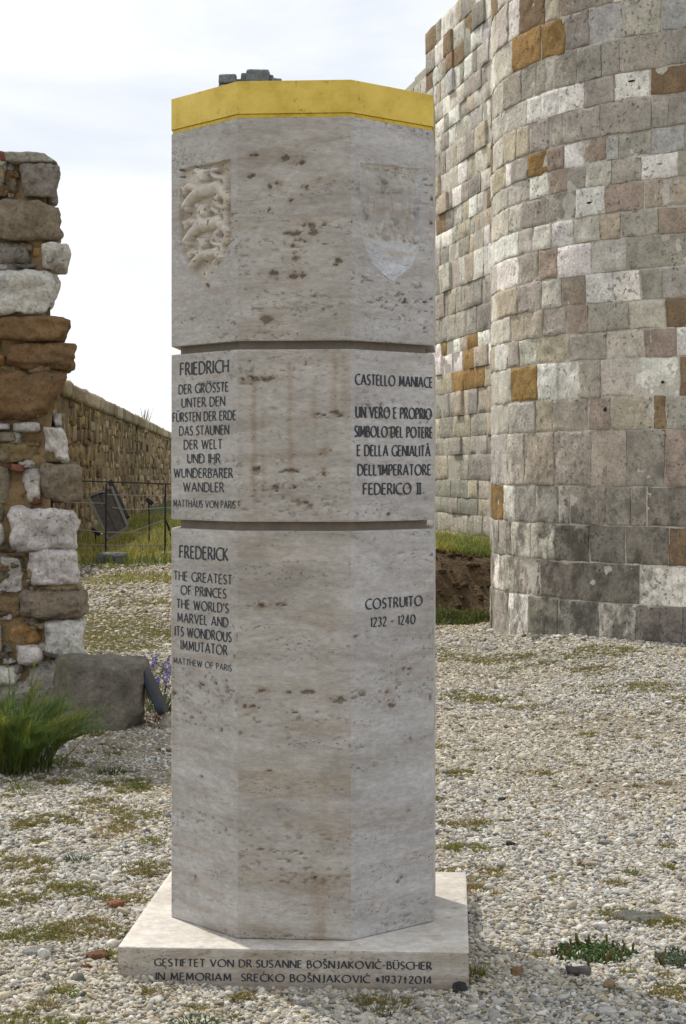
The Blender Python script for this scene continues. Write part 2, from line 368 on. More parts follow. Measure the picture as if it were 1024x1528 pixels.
def surface(i, U, Z, shape):
    a, u, n = face_frame(i)
    P = np.c_[a[0] + u[0] * U, a[1] + u[1] * U, Z]
    q = P * np.array([1, 1, 2.2])
    band = sstep(.54, .70, fbm(P * np.array([.6, .6, 5.]), 2.0, 21 + i, 4))
    pit = sstep(.66, .76, fbm(q, 55., 31, 2)) * band
    pit2 = sstep(.74, .82, fbm(q, 26., 41, 3)) * (.05 + band)
    rag = (fbm(P * np.array([1, 1, 1.9]), 60., 77, 3) - .5) * 1.5
    sp = np.zeros(len(P)); halo = np.zeros(len(P))
    for (px, py, rx, ry) in SPOTS.get(i, []):
        cu, cz = px_to_face(i, px, py); k = .00217
        if i != 1: rx = rx * 1.15
        rx, ry = rx * .88, ry * .88
        d = np.sqrt(((U - cu) / (rx * k)) ** 2 + ((Z - cz) / (ry * k)) ** 2)
        sp = np.maximum(sp, sstep(.68, .38, d + rag * 2.8)); halo = np.maximum(halo, np.exp(-(d / 1.8) ** 2) * np.clip(.55 + rag * 1.6, 0, 1.2))
    h = -.0035 * pit - .006 * pit2 - .010 * sp
    dark = np.clip(.40 * pit + .45 * pit2 + .52 * sp, 0, .85)[:, None]; hl = np.clip(halo * .75, 0, .8)[:, None]
    col = np.ones((len(P), 3))
    if i == 1: col *= np.array([.955, .935, .90])  # front face gets less light: darker, warmer shade tinted into its stone colour
    if i == 2: col *= np.array([.99, 1.0, 1.04])  # bluish skylight tinted into the right face's colour
    if i == 1:
        inB = sstep(Z_BB - .01, Z_BB + .01, Z) * sstep(Z_BT + .01, Z_BT - .01, Z); st_ = np.zeros(len(P))
        for px, wd, a0, y0_, y1_ in ((379, 5, .9, 565, 775), (392, 4, .5, 600, 770), (433, 5, .7, 545, 740), (470, 4, .6, 560, 680), (500, 7, .6, 525, 660), (515, 9, .5, 525, 640), (545, 4, .3, 530, 600), (408, 12, .35, 525, 560), (460, 30, .35, 522, 548)):
            cu, zt_ = px_to_face(1, px, y0_); zb_ = px_to_face(1, px, y1_)[1]
            wv = (noise(np.c_[Z * 0, Z, Z * 0 + px], 14., 7) - .5) * .012
            st_ = np.maximum(st_, a0 * np.exp(-((U - cu + wv) / (wd * .0018)) ** 2) * sstep(zt_ + .01, zt_ - .02, Z) * sstep(zb_ - .03, zb_ + .12, Z))
        st_ = np.clip(st_ * (.35 + 1.1 * fbm(P * np.array([1, 1, .4]), 30., 33, 3)) * inB, 0, 1)[:, None]; col = col * (1 - .6 * st_) + col * np.array([.62, .45, .27]) * .6 * st_
        tz_ = sstep(.50, .66, fbm(P * np.array([.8, .8, 5.]), 2.6, 133, 4)) * sstep(1.25, .9, Z)
        col = col * (1 - (.12 * tz_)[:, None] * np.array([.7, 1.05, 1.5]))
    col = col * (1 - hl) + col * np.array([.66, .50, .34]) * hl
    col = col * (1 - dark) + col * np.array([.24, .17, .11]) * dark
    return P, h, col, n
# --- relief on the two carved shields, in (u, z) of their faces
def cap_height(U, Z, prims):
    H = np.zeros(len(U))
    for pts, rad, hm in prims:
        rad = np.broadcast_to(rad, (len(pts),))
        for k in range(len(pts) - 1):
            ax, az = pts[k]; bx, bz = pts[k + 1]; dx, dz = bx - ax, bz - az
            t = np.clip(((U - ax) * dx + (Z - az) * dz) / (dx * dx + dz * dz + 1e-12), 0, 1)
            d = np.hypot(U - ax - t * dx, Z - az - t * dz) / (rad[k] * (1 - t) + rad[k + 1] * t)
            H = np.maximum(H, hm * np.sqrt(np.clip(1 - d ** 2, 0, 1)))
    return H
def lion_px(ox, oy, s):                               # one walking lion, coordinates read off the carving
    def P(*l): return [(240 + (ox + s * x) / 6.943, 220 + (oy + s * y) / 6.943) for x, y in l]
    return [(P((-15, -125), (10, -115)), 62, 1.0, s), (P((-55, -175), (-45, -160)), 24, .95, s), (P((45, -172), (38, -158)), 22, .9, s), (P((15, -92), (20, -82)), 30, 1.12, s), (P((-30, -70), (-20, 20)), 66, .85, s),
            (P((-20, 20), (60, 15), (150, -10)), (66, 56, 60), .92, s),
            (P((-40, 20), (-130, 110), (-190, 200)), (52, 50, 34), .85, s), (P((-190, 205), (-165, 225)), 30, .7, s),
            (P((-70, 5), (-150, -10), (-190, 25)), (42, 36, 34), .8, s), (P((-190, 25), (-215, 0)), 18, .7, s), (P((-170, 40), (-190, 60)), 20, .7, s),
            (P((165, 10), (230, 80), (255, 120), (240, 195)), (58, 48, 42, 34), .85, s), (P((150, 95), (120, 130), (140, 185)), (34, 34, 30), .7, s), (P((140, 190), (210, 205)), 28, .65, s),
            (P((215, 50), (235, -20), (225, -95)), (34, 32, 30), .75, s), (P((225, -100), (140, -105), (85, -140), (100, -190)), (26, 26, 24, 22), .7, s), (P((110, -185), (150, -190)), 20, .6, s)]
def shield_outline(i, pts):
    return np.array([px_to_face(i, *p) for p in pts])
def inside(U, Z, poly):
    r = np.zeros(len(U), bool); n = len(poly)
    for k in range(n):
        (x1, y1), (x2, y2) = poly[k], poly[(k + 1) % n]
        c = ((y1 > Z) != (y2 > Z)) & (U < (x2 - x1) * (Z - y1) / (y2 - y1 + 1e-12) + x1); r ^= c
    return r
def edge_dist(U, Z, poly):
    D = np.full(len(U), 9.)
    for k in range(len(poly)):
        (x1, y1), (x2, y2) = poly[k], poly[(k + 1) % len(poly)]; dx, dy = x2 - x1, y2 - y1
        t = np.clip(((U - x1) * dx + (Z - y1) * dy) / (dx * dx + dy * dy + 1e-12), 0, 1); D = np.minimum(D, np.hypot(U - x1 - t * dx, Z - y1 - t * dy))
    return D
c6 = lambda x, y: (240 + x / 6.943, 220 + y / 6.943)
c7 = lambda x, y: (510 + x / 6.827, 220 + y / 6.827)
SH0 = shield_outline(0, [c6(190, 225), c6(722, 118), c6(722, 900), c6(700, 1020), c6(640, 1150), c6(560, 1280), c6(450, 1392), c6(370, 1330), c6(290, 1230), c6(225, 1110), c6(195, 980)])
SH2 = shield_outline(2, [c7(190, 150), c7(400, 165), c7(800, 215), c7(792, 900), c7(775, 1060), c7(700, 1220), c7(525, 1358), c7(430, 1290), c7(330, 1190), c7(255, 1050), c7(200, 880)])
def shaft_block(z0, z1, kind, step):
    mb = MB(); mbs = {}
    edge = lambda k, z: .0012 + .010 * np.clip(noise(np.c_[np.full(len(z), k * 7.3), z, z * 0], 45., 61) - .72, 0, 1) + .004 * np.clip(noise(np.c_[np.full(len(z), k * 3.1), z, z * 0], 12., 65) - .6, 0, 1)
    for i in range(8):
        fine = i in (0, 1, 2)
        st = (.0022 if kind == 'A' and i in (0, 2) else step) if fine else .06
        us, zs = lines_uv(i, z0, z1, st); UU, ZZ = np.meshgrid(us, zs); U, Z = UU.ravel(), ZZ.ravel()
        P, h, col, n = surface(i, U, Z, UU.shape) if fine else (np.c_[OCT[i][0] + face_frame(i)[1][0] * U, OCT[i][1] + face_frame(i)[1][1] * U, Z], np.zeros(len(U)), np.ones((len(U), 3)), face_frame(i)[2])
        msk = None
        if kind == 'A' and i == 0:
            ins = inside(U, Z, SH0); ed = edge_dist(U, Z, SH0)
            prims = []
            for (ox, oy, s) in ((430, 415, 1.0), (438, 772, .98), (448, 1090, .80)):
                for pts, rad, hm, sc in lion_px(ox, oy, s):
                    uv = [px_to_face(0, *q) for q in pts]; prims.append((uv, np.asarray(rad) * sc / 6.943 * .00228 * 1.22, hm))
            H = cap_height(U, Z, prims); tip = sstep(2.03, 1.99, Z) if False else 0
            hh = -.020 + .034 * H; hh = np.maximum(hh, -.022)
            k = sstep(0, .003, ed); h = np.where(ins, hh * k + (fbm(P, 60., 3, 3) - .5) * .003 * k, h); msk = ins
            deep = np.clip(1 - H * 2.2, 0, 1)
            mottle = sstep(.45, .62, fbm(P, 22., 88, 3))
            col[ins] = np.array([1.34, 1.30, 1.22]) * (1 - .14 * (deep * mottle)[ins, None] * np.array([.5, .9, 1.5]))  # mottled ochre tint, deeper in the sunk ground round the lions
            chip = sstep(.74, .80, fbm(P, 75., 53, 2)); col[ins] *= 1 - .7 * chip[ins, None]
        if kind == 'A' and i == 2:
            ins = inside(U, Z, SH2); ed = edge_dist(U, Z, SH2)
            cu = SH2[:, 0].mean(); q = np.c_[U * 5, Z, U * 0]
            fe = fbm(np.c_[U * 3.2 + (Z - 2.3) * .4 * np.sign(U - cu), Z * .7, U * 0], 42., 91, 3)
            zt = px_to_face(2, *c7(480, 230))[1]; zm = px_to_face(2, *c7(480, 960))[1]
            zone = sstep(zm - .004, zm + .012, Z) * sstep(zt + .012, zt - .004, Z)
            # the worn charge: body, two wings, head, legs
            g = lambda *l: [px_to_face(2, *c7(x, y)) for x, y in l]
            r_ = .0165
            W_ = [(g((490, 420), (485, 640), (480, 760)), r_, 1.), (g((470, 330), (450, 300)), r_ * .8, 1.), (g((440, 420), (330, 420), (310, 640), (330, 860)), r_ * .8, .8), (g((540, 420), (650, 420), (680, 640), (650, 860)), r_ * .8, .8),
                  (g((440, 760), (400, 860)), r_ * .6, .8), (g((520, 760), (570, 860)), r_ * .6, .8), (g((480, 780), (480, 920)), r_ * .7, .7)]
            H = cap_height(U, Z, W_)
            hh = -.008 - .003 * zone + .007 * H * zone + (fe - .5) * .010 * zone
            k = sstep(0, .004, ed); h = np.where(ins, hh * k, h); msk = ins
            nz = fbm(P, 30., 12, 4)
            blue = np.array([.93, 1.0, 1.14]); yel = np.array([1.05, .86, .56])
            zy = px_to_face(2, *c7(520, 1070))[1]
            yb = np.exp(-((Z - zy) / .013) ** 2) * sstep(.42, .6, nz) + np.exp(-((Z - zt - .012) / .012) ** 2) * .5 * sstep(.4, .6, nz)
            lo = sstep(zm + .01, zm - .02, Z) + np.exp(-(ed / .006) ** 2)
            cc_ = np.ones((len(U), 3)) * 1.05
            cc_ = cc_ * (1 - np.clip(lo, 0, 1)[:, None] * .95) + blue * 1.34 * np.clip(lo, 0, 1)[:, None] * .95
            pat = (sstep(.55, .7, fbm(P, 18., 14, 3)) * zone)[:, None]; cc_ = cc_ * (1 - pat * .4) + blue * .9 * pat * .4
            cc_ = cc_ * (1 - .45 * np.clip(yb, 0, 1)[:, None]) + yel * .45 * np.clip(yb, 0, 1)[:, None]
            dk = (sstep(.62, .72, fbm(P, 34., 17, 3)) * zone)[:, None]; cc_ = cc_ * (1 - .28 * dk)
            col[ins] = cc_[ins]
        P3 = P.copy(); P3[:, 0] += n[0] * h; P3[:, 1] += n[1] * h
        b = (UU == 0).ravel(); e = (UU == us[-1]).ravel(); t = ((ZZ == zs[0]) | (ZZ == zs[-1])).ravel()
        for msk_, kk in ((b, i), (e, (i + 1) % 8)):
            d = edge(kk, Z[msk_])[:, None]; v = OCT[kk] - np.array([MX, MY]); v = v / np.linalg.norm(v)
            P3[msk_, :2] = OCT[kk] - v * d
        tt = t & ~b & ~e; d = edge(i + 20, U[tt] * 3); P3[tt, 0] -= n[0] * d; P3[tt, 1] -= n[1] * d
        f = grid_faces(len(us), len(zs))
        if msk is not None:
            fm = msk[f].all(1)
            for key, ff in (('carved_shield' + str(i), f[fm]), ('', f[~fm])):
                used, inv = np.unique(ff, return_inverse=True)
                tgt = mb if key == '' else mbs.setdefault(key, MB())
                tgt.add(P3[used], inv.reshape(-1, 4), col[used])
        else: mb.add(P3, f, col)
    for z, fl in ((z0, True), (z1, False)):
        q = np.c_[OCT * .998 + np.array([MX, MY]) * .002, np.full(8, z)]; mb.add(q, [list(range(8))[::-1] if fl else list(range(8))], (1, 1, 1))
    o = mb.build('shaft_block', MT, mon, origin=ORG)
    for key, b_ in mbs.items():
        s_ = b_.build('carved_shield', MT, o, origin=ORG)
        s_['label'] = 'carved shield with three walking lions in relief' if key.endswith('0') else 'worn shallow shield with traces of yellow and blue'
    return o
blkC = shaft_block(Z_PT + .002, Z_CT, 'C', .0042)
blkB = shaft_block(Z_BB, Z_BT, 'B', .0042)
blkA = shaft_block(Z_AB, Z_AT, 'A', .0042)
def prism(name, k, z0, z1, mat, parent, bevel=0., label=None):
    mb = MB(); q = np.array([MX, MY]) + (OCT - np.array([MX, MY])) * k
    v = np.r_[np.c_[q, np.full(8, z0)], np.c_[q, np.full(8, z1)]]
    mb.add(v, [[i, (i + 1) % 8, 8 + (i + 1) % 8, 8 + i] for i in range(8)] + [list(range(8))[::-1], list(range(8, 16))])
    o = mb.build(name, mat, parent, smooth=False, origin=ORG)
    if bevel:
        b = o.modifiers.new('arris', 'BEVEL'); b.width = bevel; b.segments = 2; b.limit_method = 'ANGLE'
    if label: o['label'] = label
    return o
prism('joint_strip', 1 - .029 / AP, Z_CT - .001, Z_BB + .001, M_groove, mon)
prism('joint_strip', 1 - .029 / AP, Z_BT - .001, Z_AB + .001, M_groove, mon)
g = Mat('gold', .42, .5); g.b.inputs['Metallic'].default_value = 1.0
gc = g.ramp(g.noise(5, 8, .7, (1, 1, 1.4)), [(.25, (.34, .235, .04)), (.5, (.53, .38, .08)), (.8, (.62, .475, .125))])
gs = g.ramp(g.noise(26, 8, .8, (1, 1, .8)), [(.36, 1.), (.42, 0.)])
gc = g.mix(g.math('MULTIPLY', gs, .55), gc, (.12, .075, .02)); g.color(gc)
g.l(g.ramp(g.noise(9, 6, .7), [(.3, .18), (.7, .40)]), g.b.inputs['Roughness']); g.bump(g.noise(45, 5), .0006)
gb = prism('gold_band', 1.0, Z_AT + .012, Z_GT, g.m, mon, .0015)
g2 = Mat('gold_edge', .4, .5); g2.b.inputs['Metallic'].default_value = .6; g2.color(g2.ramp(g2.noise(14, 6, .7), [(.3, (.30, .20, .02)), (.5, (.52, .365, .035)), (.7, (.60, .43, .05))]))
prism('band_lip', .991, Z_AT + .0005, Z_AT + .012, g2.m, gb)
# plinth
def plinth():
    mb = MB(); c, s = math.cos(PROT), math.sin(PROT); rot = lambda x, y: (MX + c * x - s * y, MY + s * x + c * y)
    z0, z1, h = -.06, Z_PT, PH; n = 90
    t = np.r_[-h, -h + .003, np.linspace(-h + .003, h - .003, n)[1:], h]
    UU, VV = np.meshgrid(t, t); q = np.c_[UU.ravel(), VV.ravel(), np.zeros(UU.size)]
    pit = sstep(.70, .8, fbm(q, 40., 4, 2)) * sstep(.5, .65, fbm(q, 5., 6, 2))
    ed = np.minimum(h - np.abs(UU), h - np.abs(VV)).ravel()
    zz = z1 - .003 * pit - np.where(ed < 1e-6, .0025 + .006 * np.clip(noise(q, 30., 9) - .65, 0, 1), 0)
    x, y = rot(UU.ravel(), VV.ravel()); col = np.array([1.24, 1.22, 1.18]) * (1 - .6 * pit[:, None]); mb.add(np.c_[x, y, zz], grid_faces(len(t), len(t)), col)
    for k in range(4):
        a = k * math.pi / 2; zs = np.r_[z0, np.linspace(.0, z1 - .003, 14), z1 - .0025]
        TT, Z2 = np.meshgrid(t, zs); u, z = TT.ravel(), Z2.ravel()
        q = np.c_[u * 1., z * 2.2, np.full(len(u), k * 3.)]
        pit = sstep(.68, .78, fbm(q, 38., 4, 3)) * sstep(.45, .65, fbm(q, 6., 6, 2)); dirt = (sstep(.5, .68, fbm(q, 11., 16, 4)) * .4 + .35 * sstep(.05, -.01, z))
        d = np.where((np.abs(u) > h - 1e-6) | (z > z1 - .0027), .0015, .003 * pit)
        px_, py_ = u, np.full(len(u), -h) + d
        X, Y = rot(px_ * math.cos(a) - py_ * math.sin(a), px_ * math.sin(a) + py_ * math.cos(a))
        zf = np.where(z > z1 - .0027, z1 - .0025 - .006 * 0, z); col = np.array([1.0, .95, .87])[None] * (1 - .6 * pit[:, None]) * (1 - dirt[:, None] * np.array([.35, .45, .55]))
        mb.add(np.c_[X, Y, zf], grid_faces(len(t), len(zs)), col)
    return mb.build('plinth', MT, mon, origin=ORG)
pli = plinth()

# ---- lettering: a stroke alphabet of flared capitals
def ell(cx, cy, rx, ry, a0, a1, n=16): return [(cx + rx * math.cos(R(a)), cy + ry * math.sin(R(a))) for a in np.linspace(a0, a1, n)]
def bowl(x0, y0, y1, w, n=10): m_ = (y0 + y1) / 2; r = (y1 - y0) / 2; k = max(w - r * .9, 0.05); return [(x0, y1), (x0 + k, y1)] + ell(x0 + k, m_, w - k, r, 80, -80, n) + [(x0 + k, y0), (x0, y0)]
G = {
 'A': (.70, [[(0, 0), (.35, 1)], [(.35, 1), (.70, 0)], [(.13, .33), (.57, .33)]]), 'B': (.48, [[(0, 0), (0, 1)], bowl(0, .54, 1, .38), bowl(0, 0, .54, .48)]),
 'C': (.66, [ell(.5, .5, .5, .5, 62, 298, 22)]), 'D': (.68, [[(0, 0), (0, 1)], bowl(0, 0, 1, .68, 16)]), 'E': (.42, [[(0, 0), (0, 1)], [(0, 1), (.42, 1)], [(0, .54), (.38, .54)], [(0, 0), (.42, 0)]]),
 'F': (.42, [[(0, 0), (0, 1)], [(0, 1), (.42, 1)], [(0, .52), (.36, .52)]]), 'G': (.74, [ell(.5, .5, .5, .5, 58, 310, 22), [(.74, .08), (.74, .46)]]), 'H': (.62, [[(0, 0), (0, 1)], [(.62, 0), (.62, 1)], [(0, .52), (.62, .52)]]),
 'I': (.0, [[(0, 0), (0, 1)]]), 'J': (.28, [[(.26, 1), (.26, .16)] + ell(.08, .12, .18, .16, 0, -100, 8)]), 'K': (.54, [[(0, 0), (0, 1)], [(.02, .46), (.48, 1)], [(.08, .53), (.54, 0)]]), 'L': (.40, [[(0, 1), (0, 0)], [(0, 0), (.40, 0)]]),
 'M': (.80, [[(.06, 0), (.10, 1)], [(.10, 1), (.40, .18)], [(.40, .18), (.70, 1)], [(.70, 1), (.78, 0)]]), 'N': (.66, [[(0, 0), (0, 1)], [(0, 1), (.66, 0)], [(.66, 0), (.66, 1)]]), 'O': (.92, [ell(.46, .5, .46, .5, 90, 450, 32)]),
 'P': (.44, [[(0, 0), (0, 1)], bowl(0, .46, 1, .44)]), 'R': (.52, [[(0, 0), (0, 1)], bowl(0, .50, 1, .42), [(.2, .5), (.54, 0)]]),
 'S': (.42, [ell(.22, .75, .19, .25, 35, 190, 10) + [(.12, .57), (.30, .44)] + ell(.21, .24, .21, .24, 40, -145, 12)]), 'T': (.54, [[(.27, 0), (.27, 1)], [(0, 1), (.54, 1)]]),
 'U': (.62, [[(0, 1), (0, .32)] + ell(.31, .32, .31, .32, 180, 360, 14) + [(.62, .32), (.62, 1)]]), 'V': (.66, [[(0, 1), (.33, 0)], [(.33, 0), (.66, 1)]]), 'W': (.98, [[(0, 1), (.25, 0)], [(.25, 0), (.49, .92)], [(.49, .92), (.73, 0)], [(.73, 0), (.98, 1)]]),
 '.': (.12, [[(.0, .07), (.12, .07)]]), "'": (.06, [[(.05, 1.02), (.02, .74)]]), '-': (.30, [[(0, .46), (.30, .46)]]), '1': (.14, [[(.0, .84), (.14, 1)], [(.14, 1), (.14, 0)]]),
 '2': (.44, [ell(.21, .77, .2, .23, 165, -20, 10) + [(.34, .55), (0, 0)], [(0, 0), (.46, 0)]]), '3': (.40, [ell(.18, .77, .19, .23, 150, -75, 10), ell(.18, .27, .22, .27, 80, -150, 12)]), '4': (.50, [[(.36, 0), (.36, 1)], [(.36, 1), (0, .26)], [(0, .26), (.52, .26)]]),
 '7': (.42, [[(0, 1), (.42, 1)], [(.42, 1), (.14, 0)]]), '9': (.46, [ell(.22, .70, .21, .30, 0, 360, 18), [(.43, .66), (.40, .36), (.16, 0)]]), '0': (.62, [ell(.31, .5, .31, .5, 90, 450, 24)]),
 '*': (.40, [[(.2, .12), (.2, .78)], [(0, .28), (.4, .62)], [(0, .62), (.4, .28)]]), '+': (.36, [[(.18, 0), (.18, .95)], [(0, .62), (.36, .62)]]),
 '\u2160': (.62, [[(.16, 0), (.16, 1)], [(.46, 0), (.46, 1)], [(0, 1), (.62, 1)], [(0, 0), (.62, 0)]])}
def acc(base, marks): w, s = G[base]; return (w, s + marks(w))
G['\u00d6'] = acc('O', lambda w: [[(w / 2 - .17, 1.12), (w / 2 - .17, 1.28)], [(w / 2 + .17, 1.12), (w / 2 + .17, 1.28)]])
G['\u00dc'] = acc('U', lambda w: [[(w / 2 - .17, 1.12), (w / 2 - .17, 1.28)], [(w / 2 + .17, 1.12), (w / 2 + .17, 1.28)]])
G['\u00c4'] = acc('A', lambda w: [[(w / 2 - .17, 1.12), (w / 2 - .17, 1.28)], [(w / 2 + .17, 1.12), (w / 2 + .17, 1.28)]])
G['\u00c0'] = acc('A', lambda w: [[(w / 2 - .12, 1.28), (w / 2 + .06, 1.10)]])
G['\u0106'] = acc('C', lambda w: [[(w / 2 + .10, 1.34), (w / 2, 1.10)]])
G['\u0160'] = acc('S', lambda w: [[(w / 2 - .16, 1.30), (w / 2, 1.12)], [(w / 2, 1.12), (w / 2 + .16, 1.30)]])
def nib(d): a = math.atan2(d[1], d[0]); return .76 + .24 * math.cos(2 * (a - R(112)))
def strokes_of(text):
    x = 0; out = []
    for ch in text:
        if ch == ' ': x += .46; continue
        w, ss = G[ch]
        for s in ss: out.append([(x + a, b) for a, b in s])
        x += w + .24
    return out, x - .24
lay = [0]
def letter_line(mb, text, u0, u1, z0, z1, cap, P3, weight=.125):
    ss, tot = strokes_of(text); k = (u1 - u0) / tot
    for s in ss:
        p = np.array(s); p[:, 0] = p[:, 0] * k / cap                       # in cap-height units
        lay[0] = (lay[0] + 1) % 9; eps = .0007 + lay[0] * .00007
        d = np.gradient(p, axis=0) if len(p) > 2 else np.repeat((p[1] - p[0])[None], 2, 0)
        if len(p) == 2:
            p = np.array([p[0] + (p[1] - p[0]) * t for t in (0, .12, .5, .88, 1)]); d = np.repeat(d[:1], 5, 0)
        n = len(p); L_ = np.linalg.norm(d, axis=1); d = d / np.maximum(L_, 1e-6)[:, None]
        wd = np.array([nib(q) for q in d]) * weight
        if np.linalg.norm(p[0] - p[-1]) > .02: wd[0] *= 1.22; wd[-1] *= 1.22; wd[n // 2] *= .95
        nn = np.c_[-d[:, 1], d[:, 0]]; a, b = p + nn * wd[:, None] / 2, p - nn * wd[:, None] / 2
        V = np.empty((2 * n, 2)); V[0::2] = a; V[1::2] = b
        uu = u0 + V[:, 0] * cap; zz = z0 + (z1 - z0) * ((uu - u0) / max(u1 - u0, 1e-6)) + V[:, 1] * cap
        mb.add(P3(uu, zz, eps), np.array([[2 * i, 2 * i + 1, 2 * i + 3, 2 * i + 2] for i in range(n - 1)]), (.03, .03, .04))
def face_P3(i):
    a, u, n = face_frame(i); return lambda U, Z, e: np.c_[a[0] + u[0] * U + n[0] * e, a[1] + u[1] * U + n[1] * e, Z]
def inscription(parent, face, lines, ox, oy, sc, label):
    for text, x0, y0, x1, y1, cap in lines:
        mb = MB()
        p0 = px_to_face(face, ox + x0 / sc, oy + y0 / sc); p1 = px_to_face(face, ox + x1 / sc, oy + y1 / sc)
        xm, ym = ox + (x0 + x1) / 2 / sc, oy + (y0 + y1) / 2 / sc; ca = px_to_face(face, xm, ym - cap / sc)[1] - px_to_face(face, xm, ym)[1]
        zz = (p0[1] + p1[1]) / 2
        letter_line(mb, text, p0[0], p1[0], zz, zz, ca, face_P3(face), .225 if cap > 25 else .20)
        o = mb.build('inscription_line', M_ink, parent, smooth=False, origin=ORG); o['label'] = 'dark lettering reading ' + text.replace('\u2160', 'II')
inscription(blkB, 0, [('FRIEDRICH', 92, 138, 258, 130, 42), ('DER GR\u00d6SSTE', 87, 204, 258, 195, 31), ('UNTER DEN', 97, 250, 246, 246, 31), ('F\u00dcRSTEN DER ERDE', 66, 301, 284, 294, 31), ('DAS STAUNEN', 89, 348, 260, 344, 31),
    ('DER WELT', 105, 397, 236, 393, 31), ('UND IHR', 117, 445, 230, 443, 31), ('WUNDERBARER', 70, 495, 273, 494, 31), ('WANDLER', 103, 542, 242, 545, 31), ('MATTH\u00c4US VON PARIS', 68, 597, 282, 600, 24)], 230, 500, 2.327, 'dark German lettering under the name FRIEDRICH')
inscription(blkB, 2, [('CASTELLO MANIACE', 699, 172, 966, 181, 35), ('UN VERO E PROPRIO', 701, 289, 962, 289, 37), ('SIMBOLO DEL POTERE', 697, 353, 966, 356, 36), ('E DELLA GENIALIT\u00c0', 706, 419, 958, 420, 36), ("DELL'IMPERATORE", 708, 486, 960, 486, 36), ('FEDERICO \u2160.', 727, 553, 938, 551, 37)],
    230, 500, 2.327, 'dark Italian lettering under CASTELLO MANIACE')
inscription(blkC, 0, [('FREDERICK', 90, 168, 257, 178, 42), ('THE GREATEST', 70, 246, 270, 260, 31), ('OF PRINCES', 94, 297, 250, 307, 31), ("THE WORLD'S", 80, 344, 258, 358, 31), ('MARVEL AND', 82, 391, 257, 408, 31), ('ITS WONDROUS', 74, 438, 268, 460, 32), ('IMMUTATOR', 94, 487, 254, 506, 32), ('MATTHEW OF PARIS', 68, 537, 269, 560, 21)],
    230, 760, 2.327, 'dark English lettering under the name FREDERICK')
inscription(blkC, 2, [('COSTRUITO', 735, 346, 930, 335, 34), ('1232 - 1240', 752, 407, 906, 398, 31)], 230, 760, 2.327, 'dark building dates under COSTRUITO')
c_, s_ = math.cos(PROT), math.sin(PROT)
def pl_uv(px, py):
    n = np.array([s_, -c_]); a = np.array([MX, MY]) + n * PH; dx = (px - CX) / F; Y = (a @ n) / (dx * n[0] + n[1]); P = np.array([dx * Y, Y]) - a
    return P @ np.array([c_, s_]), EYE + (CY - py) / F * Y
def pl_P3(U, Z, e):
    n = np.array([s_, -c_]); a = np.array([MX, MY]) + n * (PH + e); return np.c_[a[0] + c_ * U, a[1] + s_ * U, Z]
for text, x0, y0, x1, y1 in (('GESTIFTET VON DR.SUSANNE BO\u0160NJAKOVI\u0106-B\u00dcSCHER', 143, 338, 872, 347.5), ('IN MEMORIAM  SRE\u0106KO BO\u0160NJAKOVI\u0106 *1937+2014', 147, 374.5, 872, 385)):
    p0 = pl_uv(150 + x0 / 1.7655, 1250 + y0 / 1.7655); p1 = pl_uv(150 + x1 / 1.7655, 1250 + y1 / 1.7655)
    mb = MB(); letter_line(mb, text, p0[0], p1[0], p0[1], p1[1], .0218, pl_P3, .225)
    o = mb.build('inscription_line', M_ink, pli, smooth=False, origin=ORG); o['label'] = 'dark lettering reading ' + text

# ------------------------------------------------------------------ masonry walls
PAL = {'W': (.90, .86, .78), 'L': (.67, .625, .535), 'C': (.57, .50, .385), 'G': (.46, .42, .355), 'D': (.29, .262, .218), 'P': (.45, .36, .29), 'O': (.36, .225, .085), 'B': (.29, .205, .125), 'S': (.56, .535, .505), 'K': (.36, .34, .295)}
def masonry(mb, mapfn, blocks, step, rough, gap=.006, chamfer=.014, seed=0):
    for bi, (s0, s1, z0, z1, pr, col) in enumerate(blocks):
        s0 += gap * rng.uniform(.3, 1.2); s1 -= gap * rng.uniform(.3, 1.2); z0 += gap * rng.uniform(.3, 1.2); z1 -= gap * rng.uniform(.3, 1.2)
        if s1 - s0 < .03 or z1 - z0 < .03: continue
        nu = max(int((s1 - s0) / step), 2); nv = max(int((z1 - z0) / step), 2)
        cu, cv = min(chamfer, (s1 - s0) * .2), min(chamfer, (z1 - z0) * .2)
        us = np.r_[s0, np.linspace(s0 + cu, s1 - cu, nu), s1]; vs = np.r_[z0, np.linspace(z0 + cv, z1 - cv, nv), z1]
        UU, VV = np.meshgrid(us, vs); u, v = UU.ravel(), VV.ravel(); nu, nv = len(us), len(vs)
        I, J = np.meshgrid(np.arange(nu), np.arange(nv)); ring = np.minimum(np.minimum(I, nu - 1 - I), np.minimum(J, nv - 1 - J)).ravel()
        q = np.c_[u, v, np.full(len(u), seed * 5.3 + bi * .37)]
        h = pr + (fbm(q, .35 / step, 71, 3) - .5) * rough + (fbm(q, .08 / step, 75, 2) - .5) * rough * 1.6
        h = np.where(ring == 0, h - chamfer * .45 - .010 * np.clip(noise(q, .3 / step, 77) - .55, 0, 1), h)
        wob = (noise(q, .2 / step, 79) - .5) * gap * 2.6; edge = ring == 0
        u = np.where(edge, u + wob, u); v = np.where(edge, v + wob, v)
        col_ = np.asarray(col)[None] * (.88 + .24 * fbm(q, .15 / step, 83, 3))[:, None]
        mb.add(mapfn(u, v, h), grid_faces(nu, nv), col_)
        ix = np.arange(nu * nv).reshape(nv, nu); loop = np.r_[ix[0, :-1], ix[:-1, -1], ix[-1, :0:-1], ix[:0:-1, 0]]; m_ = len(loop)
        k_ = np.arange(m_); mb.add(np.r_[mapfn(u[loop], v[loop], h[loop]), mapfn(u[loop], v[loop], h[loop] * 0 - .04)], np.c_[(k_ + 1) % m_, k_, m_ + k_, m_ + (k_ + 1) % m_], np.r_[col_[loop], col_[loop]])
